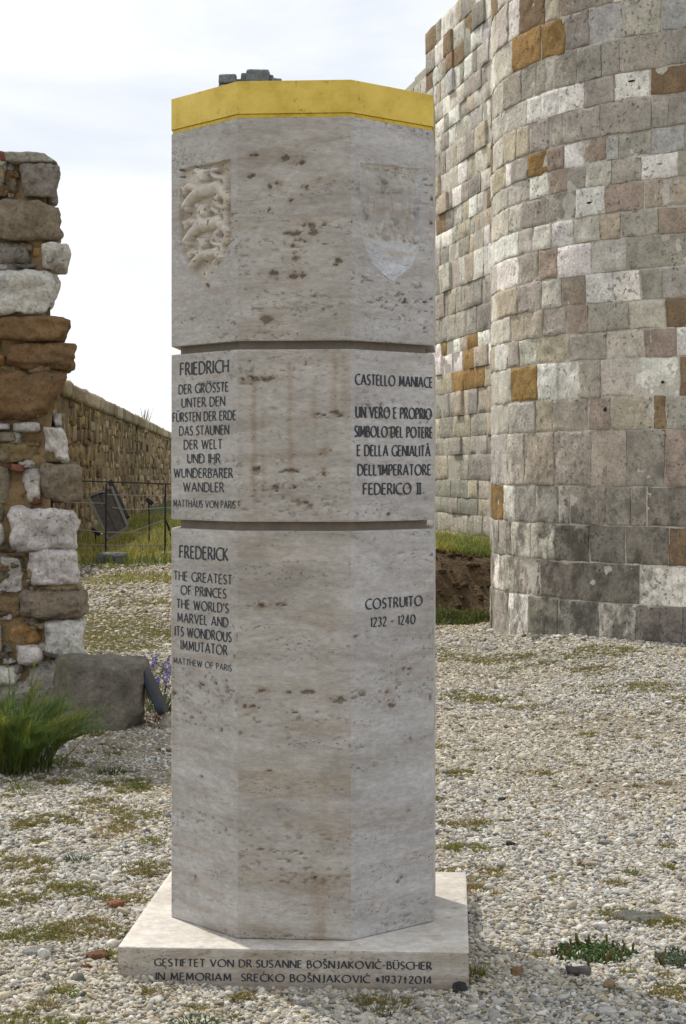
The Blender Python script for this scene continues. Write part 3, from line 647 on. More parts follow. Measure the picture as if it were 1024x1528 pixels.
def jit(col, a=.10):
    c = np.asarray(col) * (1 + rng.uniform(-a, a)); return c * (1 + rng.uniform(-.03, .03, 3))

# round tower on the right
TZ0, TXP = 17.0, 734.5
tx = (TXP - CX) / F; TT_ = np.array([tx * TZ0, TZ0]); nn_ = np.array([1, -tx]) / math.hypot(1, tx)
TR = .172 * TZ0; TC = TT_ + TR * nn_
def tower_hit(px):
    d = np.array([(px - CX) / F, 1.]); A = d @ d; B = -2 * d @ TC; Cc = TC @ TC - TR ** 2; D = B * B - 4 * A * Cc
    Y = (-B - math.sqrt(max(D, 0))) / (2 * A); P = d * Y
    th = math.atan2(P[1] - TC[1], P[0] - TC[0]) % (2 * math.pi); return th, Y
def tz(cx, cy, oy): px = 720 + cx / 3.368; return EYE + (CY - (oy + cy / 3.368)) / F * tower_hit(px)[1]
zl = [-.12, tz(590, 468, 760), tz(490, 265, 760), tz(620, 82, 760), tz(620, 525, 570), tz(550, 245, 570), tz(530, 80, 570), tz(490, 535, 380), tz(620, 385, 380), tz(545, 250, 380), tz(525, 100, 380),
      tz(725, 555, 190), tz(700, 425, 190), tz(620, 290, 190), tz(655, 165, 190), tz(620, 45, 190), tz(600, 525, 0), tz(600, 390, 0), tz(600, 215, 0), tz(420, 80, 0)]
while zl[-1] < 8.6: zl.append(zl[-1] + rng.uniform(.26, .42))
ROWS = ['50 G 135 W 235 D 383 K 589 L 771 D 1010 D 1180', '46 G 62 W 112 L 183 G 292 D 490 D 793 W 1090', '46 L 85 G 150 L 245 L 368 D 540 D 720 D 936 B 1100', '48 O 110 W 166 G 270 G 386 L 440 G 625 G 750 G 827 D 1100',
  '48 L 131 L 215 C 362 G 549 C 727 G 922 P 1120', '48 L 136 L 270 C 355 G 531 P 650 C 856 B 925 G 1100', '46 L 150 O 278 W 380 W 490 G 596 L 767 W 992 B 1090', '70 W 131 G 190 L 277 C 440 G 625 L 812 P 978 W 1120',
  '50 L 145 C 215 C 308 G 424 P 534 G 740 L 922 B 1080', '50 L 80 C 183 G 300 L 402 P 522 W 657 W 797 G 910 G 1090', '50 L 80 W 183 G 285 P 380 W 552 L 725 G 1060', '50 W 95 W 188 L 256 W 348 W 462 L 590 C 698 G 886 P 1090',
  '54 L 135 L 200 G 320 G 473 W 618 P 813 C 1060', '60 L 130 L 238 W 337 P 428 G 522 L 653 G 800 W 987 G 1120', '58 C 120 W 150 G 229 O 328 P 412 W 512 P 623 S 690 G 853 S 1022 G 1120', '58 L 110 C 173 C 238 G 338 G 408 G 597 G 852 G 935 G 1090',
  '60 L 100 L 228 W 299 W 388 W 513 G 665 W 843 B 1100', '60 L 110 G 200 G 273 G 358 G 480 G 600 G 690 G 922 G 1080', '70 L 155 O 297 O 418 G 538 S 708 L 903 S 1080', '70 L 132 W 190 B 317 C 390 P 450 G 560 G 660 W 800 G 960 L 1090']
def tmap(s, z, h): th = s / TR; r = TR + h; return np.c_[TC[0] + r * np.cos(th), TC[1] + r * np.sin(th), z]
tower = tag(empty('round_tower', (TC[0], TC[1], 0)), 'massive round tower of pale, grey and ochre ashlar blocks at the right', 'tower')
bl = []; far = []
mixp = 'WWLLLCCGGGGPPSB'
for k in range(len(zl) - 1):
    z0, z1 = zl[k], zl[k + 1]
    if k < len(ROWS):
        t = ROWS[k].split(); xs = [float(q) for q in t[0::2]]; cs = t[1::2]
        S0 = [tower_hit(720 + x / 3.368)[0] * TR for x in xs]
        for i_, c in enumerate(cs): bl.append((S0[i_], S0[i_ + 1], z0, z1, rng.uniform(.004, .012) if c != 'D' else rng.uniform(.004, .010), jit(PAL[c])))
        a, b = S0[0], S0[-1]
    else:
        a = b = math.pi * TR
    e = math.pi * .5 * TR
    while a > e + .2: w = rng.uniform(.28, .6); bl.append((a - w, a, z0, z1, rng.uniform(.004, .012), jit(PAL[mixp[rng.integers(len(mixp))]]))); a -= w
    e = math.pi * 2.3 * TR
    while b < e: w = rng.uniform(.32, .7); (bl if b < math.pi * 1.75 * TR else far).append((b, b + w, z0, z1, rng.uniform(.004, .012), jit(PAL[mixp[rng.integers(len(mixp))]]))); b += w
mb = MB(); masonry(mb, tmap, bl, .022, .018, .0065, .007); masonry(mb, tmap, far, .12, .012)
org = np.array([TC[0], TC[1], 0]); mb.build('ashlar_facing', M_ash, tower, origin=org)
mb = MB(); th = np.linspace(0, 2 * math.pi, 181)[:-1]; zz = np.linspace(-.3, zl[-1] - .05, 90)
TH, ZZ = np.meshgrid(np.r_[th, th[0]], zz); q = np.c_[TH.ravel() * TR, ZZ.ravel(), ZZ.ravel() * 0]; rr = TR - .0015 + (fbm(q, 14., 3, 3) - .5) * .006
mb.add(np.c_[TC[0] + rr * np.cos(TH.ravel()), TC[1] + rr * np.sin(TH.ravel()), ZZ.ravel()], grid_faces(181, len(zz)), (.54, .505, .44))
mb.add(np.c_[TC[0] + TR * np.cos(th), TC[1] + TR * np.sin(th), np.full(180, zl[-1] - .06)], [list(range(180))], (.4, .38, .34))
mb.build('mortar_core', M_mortar, tower, origin=org)
# little dark slots in some of the blocks
M_hole = m_plain('hole_dark', (.03, .026, .022), .95, 0, .2)
for cx_, cy_, oy, w, h in ((752, 407, 0, 42, 11), (540, 379, 190, 36, 12), (895, 184, 190, 44, 7), (285, 343, 190, 26, 8), (620, 138, 570, 22, 24), (908, 640, 380, 20, 14)):
    th_, Y = tower_hit(720 + cx_ / 3.368); z = EYE + (CY - (oy + cy_ / 3.368)) / F * Y; k = Y / F / 3.368
    v, f = cube_sphere(6); q = v / np.linalg.norm(v, axis=1)[:, None]; t = np.array([-math.sin(th_), math.cos(th_), 0]); n = np.array([math.cos(th_), math.sin(th_), 0])
    P = np.array([TC[0] + (TR + .006) * n[0], TC[1] + (TR + .006) * n[1], z]) + q[:, :1] * t * w * k * .5 + q[:, 1:2] * n * .012 + q[:, 2:] * np.array([0, 0, 1]) * h * k * .5
    mb = MB(); mb.add(P, f, (.03, .026, .022)); mb.build('putlog_slot', M_hole, tower, origin=org)

# long straight curtain wall behind the tower
CD = np.array([-.188, .982]); CD /= np.linalg.norm(CD); CN = np.array([-CD[1], CD[0]]); P0 = np.array([(650 - CX) / F * 40, 40.])
if CN[0] > 0: CN = -CN
def cmap(s, z, h): return np.c_[P0[0] + CD[0] * s + CN[0] * h, P0[1] + CD[1] * s + CN[1] * h, z]
def s_of_px(px): k = (px - CX) / F; return (k * P0[1] - P0[0]) / (CD[0] - k * CD[1])
curt = tag(empty('curtain_wall', (P0[0], P0[1], 0)), 'long straight ashlar castle wall receding behind the round tower, its top broken in steps', 'wall')
zc = [1.558 + (CY - y) * 37.67 / F for y in (806, 795.7, 767, 743, 716, 678.4, 651.9, 620, 583, 553, 523.8, 502.7, 464, 425.8, 383.6, 356, 332, 303)]
while zc[-1] < 11.0: zc.append(zc[-1] + rng.uniform(.34, .52))
s637, s620, s585 = s_of_px(637), s_of_px(619), s_of_px(575)
zt1 = EYE + (CY - 50) * (P0[1] + CD[1] * s637) / F; zt2 = EYE + (CY - 97) * (P0[1] + CD[1] * s637) / F; zt3 = EYE + (CY - 118) * (P0[1] + CD[1] * s620) / F
zc = [z for z in zc if z < zt1 - .2] + [zt1]
bl = []
for k in range(len(zc) - 1):
    z0, z1 = zc[k], zc[k + 1]; s = -17.
    while s < s585:
        w = rng.uniform(.3, .95) if k > 6 else rng.uniform(.5, 1.8)
        if k in (9, 10, 8): w = rng.uniform(.5, 1.0)
        top = zt1 if s < s637 - .05 else (zt2 if s < s620 else zt3)
        e = s + w
        if s < s637 < e + .25: e = s637
        if s < s620 < e + .25: e = s620
        top = zt1 if s < s637 - .05 else (zt2 if s < s620 - .05 else zt3)
        if z1 <= top + .15:
            if k <= 7: c = 'GGCGKC'[rng.integers(6)]
            elif k in (8, 9, 10): c = 'OOWOWC'[rng.integers(6)]
            elif k in (11, 12): c = 'GGCGK'[rng.integers(5)]
            else: c = 'WWWWLLLLGGGKCCSB'[rng.integers(16)]
            bl.append((s, e, z0, min(z1, top), rng.uniform(.006, .028) if rng.random() > .06 else .07, jit(PAL[c], .14)))
        s = e
mb = MB(); masonry(mb, cmap, bl, .09, .04, .006, .008, 3); org = np.array([P0[0], P0[1], 0]); mb.build('ashlar_facing', M_cur, curt, origin=org)
mb = MB()
for s0, s1, zt in ((-17, s637, zt1), (s637, s620, zt2), (s620, s585, zt3)):
    nu, nv = 40, 30; UU, VV = np.meshgrid(np.linspace(s0, s1, nu), np.linspace(-.3, zt - .03, nv))
    mb.add(cmap(UU.ravel(), VV.ravel(), np.full(UU.size, -.001)), grid_faces(nu, nv), (.45, .42, .36))
    b = [cmap(np.array([s0, s1]), np.array([z, z]), np.array([h, h])) for z in (-.3, zt - .03) for h in (-.006, -2.4)]
    v = np.concatenate(b); mb.add(v, [[0, 1, 3, 2], [4, 6, 7, 5], [0, 2, 6, 4], [1, 5, 7, 3], [2, 3, 7, 6]], (.30, .28, .25))
mb.build('wall_core', M_mortar, curt, origin=org)
mb = MB()                                              # weathered broken top course
for i in range(46):
    s = rng.uniform(-8, s585 - .2); top = zt1 if s < s637 - .3 else (zt2 if s < s620 - .2 else zt3)
    if i > 40: s = rng.uniform(s637, s585 - .3); top = zt2 if s < s620 - .2 else zt3
    v, f = cube_sphere(5); q = v / (np.sum(np.abs(v) ** 5, 1) ** .2)[:, None]; sz = rng.uniform(.2, .5, 3) * np.array([1, 1, .32])
    p = cmap(np.full(len(q), s) + q[:, 0] * sz[0], top - .04 + q[:, 2] * sz[2] * .6, -.55 + q[:, 1] * sz[1]) ; mb.add(p, f, jit(PAL['K']) * .6)
mb.build('broken_top', M_cur, curt, origin=org)

# far ruined tower whose stepped top shows just above the gold band
ft = np.array([(372 - CX) / F * 60, 60.]); ftz = lambda y: EYE + (CY - y) * 60 / F
rt = tag(empty('ruined_tower', (ft[0], ft[1] + 1.2, 0)), 'distant ruined tower whose stepped grey stone top shows just above the gold band', 'tower')
mb = MB(); bl = []
k = 60 / F
fm = lambda s, z, h: np.c_[ft[0] + s, ft[1] - h + 0 * s, z]
z = -.2
while z < ftz(126) - .01:
    z1 = min(z + rng.uniform(.4, .55), ftz(126)); s = -1.05
    while s < 1.6: w = rng.uniform(.5, 1.0); bl.append((s, min(s + w, 1.7), z, z1, rng.uniform(0, .04), jit((.22, .22, .215), .2))); s += w
    z = z1
masonry(mb, fm, bl, .15, .05, .012, .03, 5)
for x0, x1, y0, y1, dy in ((325, 352, 124, 110, 0), (345, 365, 124, 113, .4), (358, 372, 124, 106, .2), (366, 402, 124, 101, .1), (395, 408, 124, 107, .3), (402, 421, 124, 113, .2)):
    v, f = cube_sphere(8); q = v / (np.sum(np.abs(v) ** 9, 1) ** (1 / 9))[:, None]; a = at(x0, y0, 60); b = at(x1, y1, 60)
    p = np.c_[(a[0] + b[0]) / 2 + q[:, 0] * (b[0] - a[0]) / 2, 60.5 + dy + q[:, 1] * .5, (a[2] + b[2]) / 2 + q[:, 2] * (b[2] - a[2]) / 2]
    p += (fbm(p, 2., 5, 3)[:, None] - .5) * .12; mb.add(p, f, jit((.20, .205, .205), .25))
box(mb, (ft[0] + .32, ft[1] + 1.45, ftz(126) / 2 - .2), (2.7, 2.86, ftz(126) + .3), 0, (.22, .215, .2))
mb.build('stonework', M_cur, rt, smooth=False, origin=(ft[0], ft[1] + 1.2, 0))

# perimeter wall receding on the left
PD = np.array([(366 - CX) / F, 1.]); PD /= np.linalg.norm(PD); PN = np.array([PD[1], -PD[0]])
Q0 = np.array([(115 - CX) / F * 41, 41.])
def pmap(s, z, h): return np.c_[Q0[0] + PD[0] * s + PN[0] * h, Q0[1] + PD[1] * s + PN[1] * h, z]
ztop = EYE + (CY - 576.5) / F * 41; zcb = ztop - .38
per = tag(empty('perimeter_wall', (Q0[0], Q0[1], 0)), 'long brown rubble wall with a pale coping of cut stones receding behind the wire fence', 'wall'); org = np.array([Q0[0], Q0[1], 0])
mb = MB(); bl = []; z = -.15
while z < zcb - .02:
    z1 = min(z + rng.uniform(.16, .30), zcb); s = -18.
    while s < 75:
        w = rng.uniform(.25, .8) * (1 if s < 30 else 2); c = (np.array((.33, .235, .125)), np.array((.24, .17, .095)), np.array((.42, .325, .195)), np.array((.17, .12, .07)), np.array((.37, .27, .13)))[rng.integers(5)]
        bl.append((s, s + w, z + rng.uniform(-.07, .05), z1 + rng.uniform(-.05, .07), rng.uniform(-.03, .06), jit(c, .25))); s += w
    z = z1
masonry(mb, pmap, bl, .14, .09, .025, .03, 8); mb.build('rubble_facing', M_cur, per, origin=org)
mb = MB(); UU, VV = np.meshgrid(np.linspace(-18, 76, 120), np.linspace(-.3, zcb, 12)); mb.add(pmap(UU.ravel(), VV.ravel(), np.full(UU.size, -.004)), grid_faces(120, 12), (.21, .155, .09))
v = np.concatenate([pmap(np.array([-18, 76.]), np.array([z_, z_]), np.array([h, h])) for z_ in (-.3, zcb + .02) for h in (-.006, -.8)]); mb.add(v, [[0, 1, 3, 2], [4, 6, 7, 5], [0, 2, 6, 4], [1, 5, 7, 3], [2, 3, 7, 6]], (.22, .165, .1)); mb.build('wall_core', M_mortar, per, origin=org)
mb = MB(); s = -18.
while s < 76:
    w = rng.uniform(.7, 1.9); v, f = cube_sphere(7); q = v / (np.sum(np.abs(v) ** 10, 1) ** .1)[:, None]; hh = rng.uniform(-.012, .012); c = jit([(.40, .32, .21), (.29, .235, .155), (.47, .39, .275)][rng.integers(3)], .12)
    p = pmap(s + w / 2 + q[:, 0] * (w / 2 - .012), (zcb + ztop + hh) / 2 + q[:, 2] * (ztop + hh - zcb) / 2, -.36 + q[:, 1] * (.46 + rng.uniform(-.02, .03))); p += ((fbm(p, 1.7, 4, 3) - .5) * .07)[:, None]; mb.add(p, f, c); s += w
mb.build('coping', M_cur, per, origin=org)

# ------------------------------------------------------------------ left ruin of rubble masonry
RY = 11.2; kx = RY / F
def rx(px): return (px - CX) * kx
def rz(py): return EYE + (CY - py) * kx
ruin = tag(empty('ruined_wall', (rx(30), RY + .4, 0)), 'broken end of a rubble wall of rough white, grey and brown stones at the left edge', 'wall'); org = np.array([rx(30), RY + .4, 0])
RC = {'w': (.62, .59, .535), 'g': (.27, .245, .205), 't': (.25, .205, .145), 'b': (.20, .125, .06), 'o': (.36, .215, .09), 'y': (.36, .28, .16), 'r': (.24, .10, .07), 'l': (.44, .41, .355), 'm': (.24, .17, .09)}
A5 = lambda x, y: (x / 3.057 + (7 if x > 120 else 0), 200 + y / 3.057)
A6 = lambda x, y: (x / 2.883 + (6 if x > 140 else 0), 650 + y / 2.883)
st = []
def st5(x0, y0, x1, y1, c, e=5., pr=0., q=None, rg=.03): st.append((A5(x0, y0), A5(x1, y1), c, e, pr, q, rg))
def st6(x0, y0, x1, y1, c, e=5., pr=0., q=None, rg=.03): st.append((A6(x0, y0), A6(x1, y1), c, e, pr, q, rg))
st5(-60, 78, 105, 138, 'r'); st5(30, 86, 272, 142, 'l', 7, .03, (0, .0, -.35, 0)); st5(88, 128, 284, 318, 'g', 4, .02, (.2, -.25, .0, .0), .05); st5(-60, 150, 45, 275, 'y'); st5(28, 180, 92, 292, 'o', 5, -.05)
st5(-80, 300, 287, 495, 't', 6, .03, (0, 0, -.08, .05), .04); st5(-60, 505, 135, 605, 'g'); st5(128, 515, 188, 570, 'o', 4, -.03); st5(182, 496, 316, 624, 'w', 6, .04); st5(-30, 598, 60, 628, 'l'); st5(140, 570, 190, 620, 'm', 4, -.04)
st5(-120, 622, 292, 836, 'w', 3.4, .06, (0, -.12, 0, 0)); st5(4, 834, 331, 950, 'b', 5, .05, (0, -.1, 0, 0)); st5(44, 952, 347, 1080, 'b', 6, .03, (.02, -.05, 0, .02)); st5(-60, 1005, 46, 1070, 'o', 4); st5(-60, 840, 20, 1000, 'm', 4, -.05); st5(-60, 1076, 318, 1312, 'b', 4, .05, (0, -.32, .02, 0))
st5(-30, 1318, 68, 1352, 'w', 4); st5(68, 1312, 176, 1364, 'w', 4); st5(-40, 1358, 94, 1410, 't', 4); st5(182, 1332, 312, 1500, 'w', 4.5, .03, (.25, 0, -.15, .0)); st5(-60, 1395, 190, 1510, 'm', 4, -.03); st5(220, 1270, 270, 1335, 'l', 4, -.06)
st6(-40, 20, 60, 120, 't', 4, -.02); st6(55, 118, 118, 158, 'r', 8, .0); st6(98, 130, 178, 296, 'w', 4, -.01, (.3, -.1, 0, 0)); st6(164, 120, 346, 286, 't', 3.6, .04); st6(140, 256, 178, 298, 'r', 7, .0); st6(-40, 150, 112, 306, 'o', 4, -.06); st6(170, 60, 290, 125, 'm', 4, -.04)
st6(40, 302, 342, 500, 'w', 4.5, .06, (.1, -.02, 0, 0)); st6(-60, 350, 36, 486, 'w', 4); st6(138, 482, 367, 645, 'w', 5, .06, (0, -.06, -.08, .03)); st6(-70, 516, 122, 674, 'w', 4, .02); st6(118, 630, 340, 668, 'y', 4, -.02); st6(106, 652, 373, 794, 't', 3.6, .05)
st6(188, 792, 358, 956, 'w', 6, .05); st6(-40, 680, 115, 790, 'm', 3.5, -.03); st6(20, 790, 190, 900, 'o', 3.5, -.05); st6(74, 896, 184, 984, 'w', 4, .03); st6(-40, 800, 22, 940, 'l', 4); st6(-60, 985, 105, 1075, 'w', 5, .02); st6(95, 955, 360, 1120, 'l', 4, -.03); st6(-60, 1070, 360, 1300, 'g', 5, -.02); st6(25, 480, 140, 525, 'm', 4, -.05)
mb = MB()
for i_, (a, b, c, e, pr, q, rg) in enumerate(st):
    x0, x1, z1, z0 = rx(a[0]), rx(b[0]), rz(a[1]), rz(b[1]); w, h = x1 - x0, z1 - z0
    q = q or rng.uniform(-.06, .06, 4)
    Q = [(x0 + q[0] * w, z0), (x1 + q[1] * w, z0), (x1 + q[2] * w, z1), (x0 + q[3] * w, z1)]
    boulder(mb, Q, RY - .09 - pr * .8, .52, jit(RC[c], .08), i_ * 11 + 3, 26 if w * h > .04 else 14, e + 1.5, rg * 1.5 * min(w, h, .5), .013, 9, .2)
# stones out of frame to the left, and the back of the wall
z = -.1
while z < rz(360):
    h = rng.uniform(.22, .42); x = rx(-60) - 1.6
    while x < rx(-40): w = rng.uniform(.3, .6); boulder(mb, [(x, z), (x + w, z), (x + w, z + h), (x, z + h)], RY - .08 + rng.uniform(-.03, .03), .5, jit(RC['wgtbtlm'[rng.integers(7)]], .1), int(rng.integers(999)), 9, 5, .01, .008); x += w
    x = rx(-60) - 1.6
    while x < rx(20): w = rng.uniform(.3, .6); boulder(mb, [(x, z), (min(x + w, rx(40)), z), (min(x + w, rx(40)), z + h), (x, z + h)], RY + .42, .5, jit(RC['wgtbtlm'[rng.integers(7)]], .1), int(rng.integers(999)), 8, 5, .01, .008); x += w
    z += h
for i_ in range(230):                                  # small packing stones and chips in the joints
    px, py = rng.uniform(-60, 92), rng.uniform(240, 1010)
    if px > np.interp(py, [240, 450, 600, 700, 1000], [44, 48, 46, 62, 74]): continue
    w, h = rng.uniform(.05, .14), rng.uniform(.03, .08); x, z = rx(px), rz(py)
    boulder(mb, [(x, z), (x + w, z), (x + w, z + h), (x, z + h)], RY - .06 + rng.uniform(-.02, .03), .14, jit(RC['wgtbolymt'[rng.integers(9)]], .2) * .9, 900 + i_, 7, 6, .01, .008)
mb.build('rubble_stones', M_rub, ruin, origin=org)
mb = MB(); nz_ = 60; zs = np.linspace(-.2, rz(242), nz_)
xr = rx(78) + (fbm(np.c_[zs, zs * 0, zs * 0], 2.5, 3, 3) - .5) * .12; xr = np.minimum(xr, rx(np.interp(zs, [rz(1000), rz(640), rz(600), rz(450), rz(300), rz(235)], [104, 84, 84, 74, 72, 66])))
ts = np.linspace(0, 1, 50); V = []
TTT, ZZZ = np.meshgrid(ts, zs); XX = (rx(-60) - 1.6) * (1 - TTT) + xr[:, None] * TTT; q = np.c_[XX.ravel(), ZZZ.ravel(), XX.ravel() * 0]
mb.add(np.c_[XX.ravel(), RY - .02 + (fbm(q, 9., 6, 4) - .5) * .15, ZZZ.ravel()], grid_faces(50, nz_), np.array([.235, .165, .085])[None] * (.6 + .7 * fbm(q, 4., 8, 4))[:, None])
D2 = np.linspace(0, .8, 12); DD, Z3 = np.meshgrid(D2, zs); X3 = np.repeat(xr[:, None], 12, 1) - .22 * DD; q = np.c_[DD.ravel(), Z3.ravel(), DD.ravel() * 0]
mb.add(np.c_[X3.ravel() + (fbm(q, 8., 9, 3) - .5) * .06, RY - .005 + DD.ravel(), Z3.ravel()], grid_faces(12, nz_), (.28, .22, .14))
mb.add([(rx(-60) - 1.6, RY, rz(243)), (xr[-1], RY, rz(243)), (xr[-1] - .176, RY + .8, rz(243)), (rx(-60) - 1.6, RY + .8, rz(243))], [[0, 1, 2, 3]], (.3, .27, .2))
mb.build('mortar_core', M_mortar, ruin, origin=org)

# fallen block with a dark slab leaning on it
BY = ground_y(1088); kb = BY / F
X = lambda px: (px - CX) * kb
Zb = lambda py: EYE + (CY - py) * kb
mb = MB(); boulder(mb, [(X(62), -.05), (X(209), -.05), (X(211), Zb(988)), (X(76), Zb(984))], BY - .02, .42, (.20, .178, .145), 77, 30, 11., .012, .007)
o = mb.build('stone_block', M_dark, origin=(X(138), BY + .2, 0)); tag(o, 'big dark weathered stone block lying in front of the rubble wall', 'stone')
mb = MB(); a = np.array([X(207), BY + .22, Zb(1002)]); b_ = np.array([X(243), BY + .1, Zb(1068)]); d = b_ - a
pts = []
def slab(mb, p0, p1, width, thick, col, wdir):
    d = p1 - p0; L_ = np.linalg.norm(d); d = d / L_; w = np.asarray(wdir, float); w = w / np.linalg.norm(w); n = np.cross(d, w); n /= np.linalg.norm(n)
    v, f = cube_sphere(6); q = v / (np.sum(np.abs(v) ** 14, 1) ** (1 / 14))[:, None]
    p = (p0 + p1) / 2 + q[:, :1] * d * L_ / 2 + q[:, 1:2] * w * width / 2 + q[:, 2:] * n * thick / 2; mb.add(p, f, col)
slab(mb, a, b_, .20, .045, (.04, .045, .06), (.04, 1, 0)); o = mb.build('slate_slab', M_slate, origin=(X(226), BY + .15, 0)); tag(o, 'dark blue grey slab leaning against the right side of the fallen block', 'slab')
slabshade = MB()

# ------------------------------------------------------------------ earth bank between pillar and tower
bx = np.arange(-1.6, 6.01, .05); by = np.r_[np.arange(17.3, 20.5, .045), np.arange(20.5, 38.5, .3)]
BX, BYY = np.meshgrid(bx, by); q = np.c_[BX.ravel(), BYY.ravel(), BX.ravel() * 0]
edge0 = 17.72 + (fbm(q, 1.4, 51, 3).reshape(BX.shape) - .5) * .35
rise = sstep(0, 1, (BYY - edge0) / 1.15); ridge = (fbm(q, 5., 55, 4).reshape(BX.shape) - .5)
top = .68 - .11 * np.clip(BX - 1.0, 0, 3) - .43 * sstep(20.5, 37, BYY)
BZ = -.06 + (top + .06) * rise + ridge * .17 * np.sin(np.pi * np.clip(rise, 0, 1)) + ridge * .05 * rise
lf = sstep(-.8, .6, BX); BZ = -.06 + (BZ + .06) * lf
mb = MB(); mb.add(np.c_[BX.ravel(), BYY.ravel(), BZ.ravel()], grid_faces(len(bx), len(by)), (.2, .15, .1))
for i_ in range(420):
    x, y = rng.uniform(.5, 1.75), rng.uniform(17.62, 19.1); iy, ix_ = min(np.searchsorted(by, y), len(by) - 1), min(np.searchsorted(bx, x), len(bx) - 1); sz = .006 + .035 * rng.random() ** 5
    v, f = cube_sphere(4); q = v / np.linalg.norm(v, axis=1)[:, None]; q = q * (.45 + 1.1 * noise(q, 2.6, i_))[:, None] * np.array([1.3, 1., .7]) * sz; mb.add(q + np.array([x, y, BZ[iy, ix_] + sz * .2]), f, (.2, .15, .1))
m = Mat('soil', .95, .1); c = m.ramp(m.noise(6, 8, .7), [(.3, (.05, .034, .02)), (.55, (.12, .082, .047)), (.8, (.24, .175, .105))])
pv = m.ramp(m.noise(26, 3, .5), [(.68, 0.), (.72, 1.)]); c = m.mix(pv, c, (.42, .37, .29)); m.color(c); m.bump(m.noise(16, 7, .7), .06)
tag(mb.build('earth_bank', m.m), kind='structure')

# ------------------------------------------------------------------ wire fence, shutter, floodlights, slabs on the left
FY = 30.8; kf = FY / F
fp = lambda px, py, Y=FY: at(px, py, Y)
fen = tag(empty('wire_fence', fp(247, 835)), 'rusty post and wire fence with a thin top rail in front of the brown wall', 'fence'); FO = fp(247, 835)
def part(mbf, name, mat, parent, org, smooth=False): return mbf.build(name, mat, parent, smooth=smooth, origin=org)
for x_ in (247, 158.5, 60, 335):
    mb = MB(); tube(mb, [fp(x_ - .8, 838), fp(x_, 722 if x_ > 150 else 715)], .016, n=8); part(mb, 'post', M_iron, fen, FO)
mb = MB(); tube(mb, [fp(247, 775), fp(254, 790, FY + .5)], .012); tube(mb, [fp(247, 775), fp(255, 800, FY + .3)], .012); part(mb, 'brace', M_iron, fen, FO)
mb = MB(); tube(mb, [fp(40, 714.5), fp(118, 717.5), fp(247, 722), fp(340, 725)], .013); part(mb, 'rail', M_iron, fen, FO)
for ln in ([(158.5, 738), (200, 739.3), (247, 739.5), (335, 742)], [(168, 757), (185, 760), (205, 760.5), (247, 757.5), (335, 757)], [(191, 796), (215, 787), (247, 775.5)], [(60, 783), (150, 794), (200, 794.5), (247, 794), (335, 796)], [(60, 810), (175, 814), (247, 812), (335, 813)], [(60, 733), (110, 735), (158, 734)], [(60, 748), (110, 750), (158, 751)]):
    mb = MB(); tube(mb, [fp(*p) for p in ln], .007, n=5); part(mb, 'wire', M_wire, fen, FO)
SHY = 33.5; sp_ = lambda px, py, dy=0.: at(px, py, SHY + dy)
shu = tag(empty('wooden_shutter', sp_(162, 806)), 'weathered wooden frame with dark boards leaning askew behind the wire fence', 'shutter'); SO = sp_(162, 806)
c4 = [sp_(132, 740.6, .5), sp_(166.6, 727, .55), sp_(191, 786, .1), sp_(162, 805)]
def beam(name, a, b, w, t, mat):
    mb = MB(); d = b - a; L_ = np.linalg.norm(d); d /= L_; y = np.array([0, 1., 0]); y = y - d * (y @ d); y /= np.linalg.norm(y); z = np.cross(d, y)
    v = np.array([[i, j, k] for i in (0, 1) for j in (-.5, .5) for k in (-.5, .5)]); P = a + v[:, :1] * d * L_ + v[:, 1:2] * y * t + v[:, 2:] * z * w
    mb.add(P, np.array([[0, 1, 3, 2], [4, 6, 7, 5], [0, 4, 5, 1], [2, 3, 7, 6], [0, 2, 6, 4], [1, 5, 7, 3]])); return mb.build(name, mat, shu, smooth=False, origin=SO)
M_pale = m_plain('pale_wood', (.20, .185, .155), .85, 0, .3, 14)
for i_ in range(4): beam('frame_bar', c4[i_], c4[(i_ + 1) % 4], .045, .05, M_pale)
for t, w, mt in ((.17, .22, M_wood), (.40, .055, M_darkpan), (.62, .22, M_wood), (.83, .2, M_wood)):
    a = c4[0] * (1 - t) + c4[1] * t + np.array([0, .04, 0]); b = c4[3] * (1 - t) + c4[2] * t + np.array([0, .04, 0]); beam('board', a, b, w, .025, mt)
a = sp_(164.5, 718, .7); b = sp_(190, 773, .3); beam('back_board', a, b, .10, .07, M_darkpan)
def floodlight(px0, py0, px1, py1, Y, label):
    o = tag(empty('floodlight', at((px0 + px1) / 2, py1, Y)), label, 'floodlight', 'dark floodlights in the grass'); og = at((px0 + px1) / 2, py1, Y); k = Y / F
    cx_, cy_ = (px0 + px1) / 2, (py0 + py1) / 2; c0 = at(cx_, cy_, Y); w, h = (px1 - px0) * k, (py1 - py0) * k
    th = R(38); ti = np.array([[math.cos(th), 0, math.sin(th)], [0, 1, 0], [-math.sin(th), 0, math.cos(th)]])
    mb = MB(); box(mb, c0, (w * .95, .22, h * .55), 0, (.03,) * 3, ti); h_ = mb.build('housing', M_iron, o, smooth=False, origin=og); bv = h_.modifiers.new('arris', 'BEVEL'); bv.width = .012
    mb = MB(); box(mb, c0 + ti @ np.array([w * .49, 0, 0]), (.02, .20, h * .52), 0, (.3,) * 3, ti); mb.build('glass', m_plain('lamp_glass', (.34, .37, .42), .15, 0, .1), o, smooth=False, origin=og)
    mb = MB(); tube(mb, [c0 + np.array([-.02, .0, -h * .2]), np.array([c0[0] - .02, Y + .02, max(gz([c0[0]], [Y])[0], 0) - .02])], .014, n=6); mb.build('bracket', M_iron, o, smooth=False, origin=og)
floodlight(217, 742, 231, 754, 36., 'small dark floodlight standing in the grass beside the right fence post')
floodlight(136, 788, 152, 799, 35., 'small dark floodlight at the foot of the leaning wooden shutter')
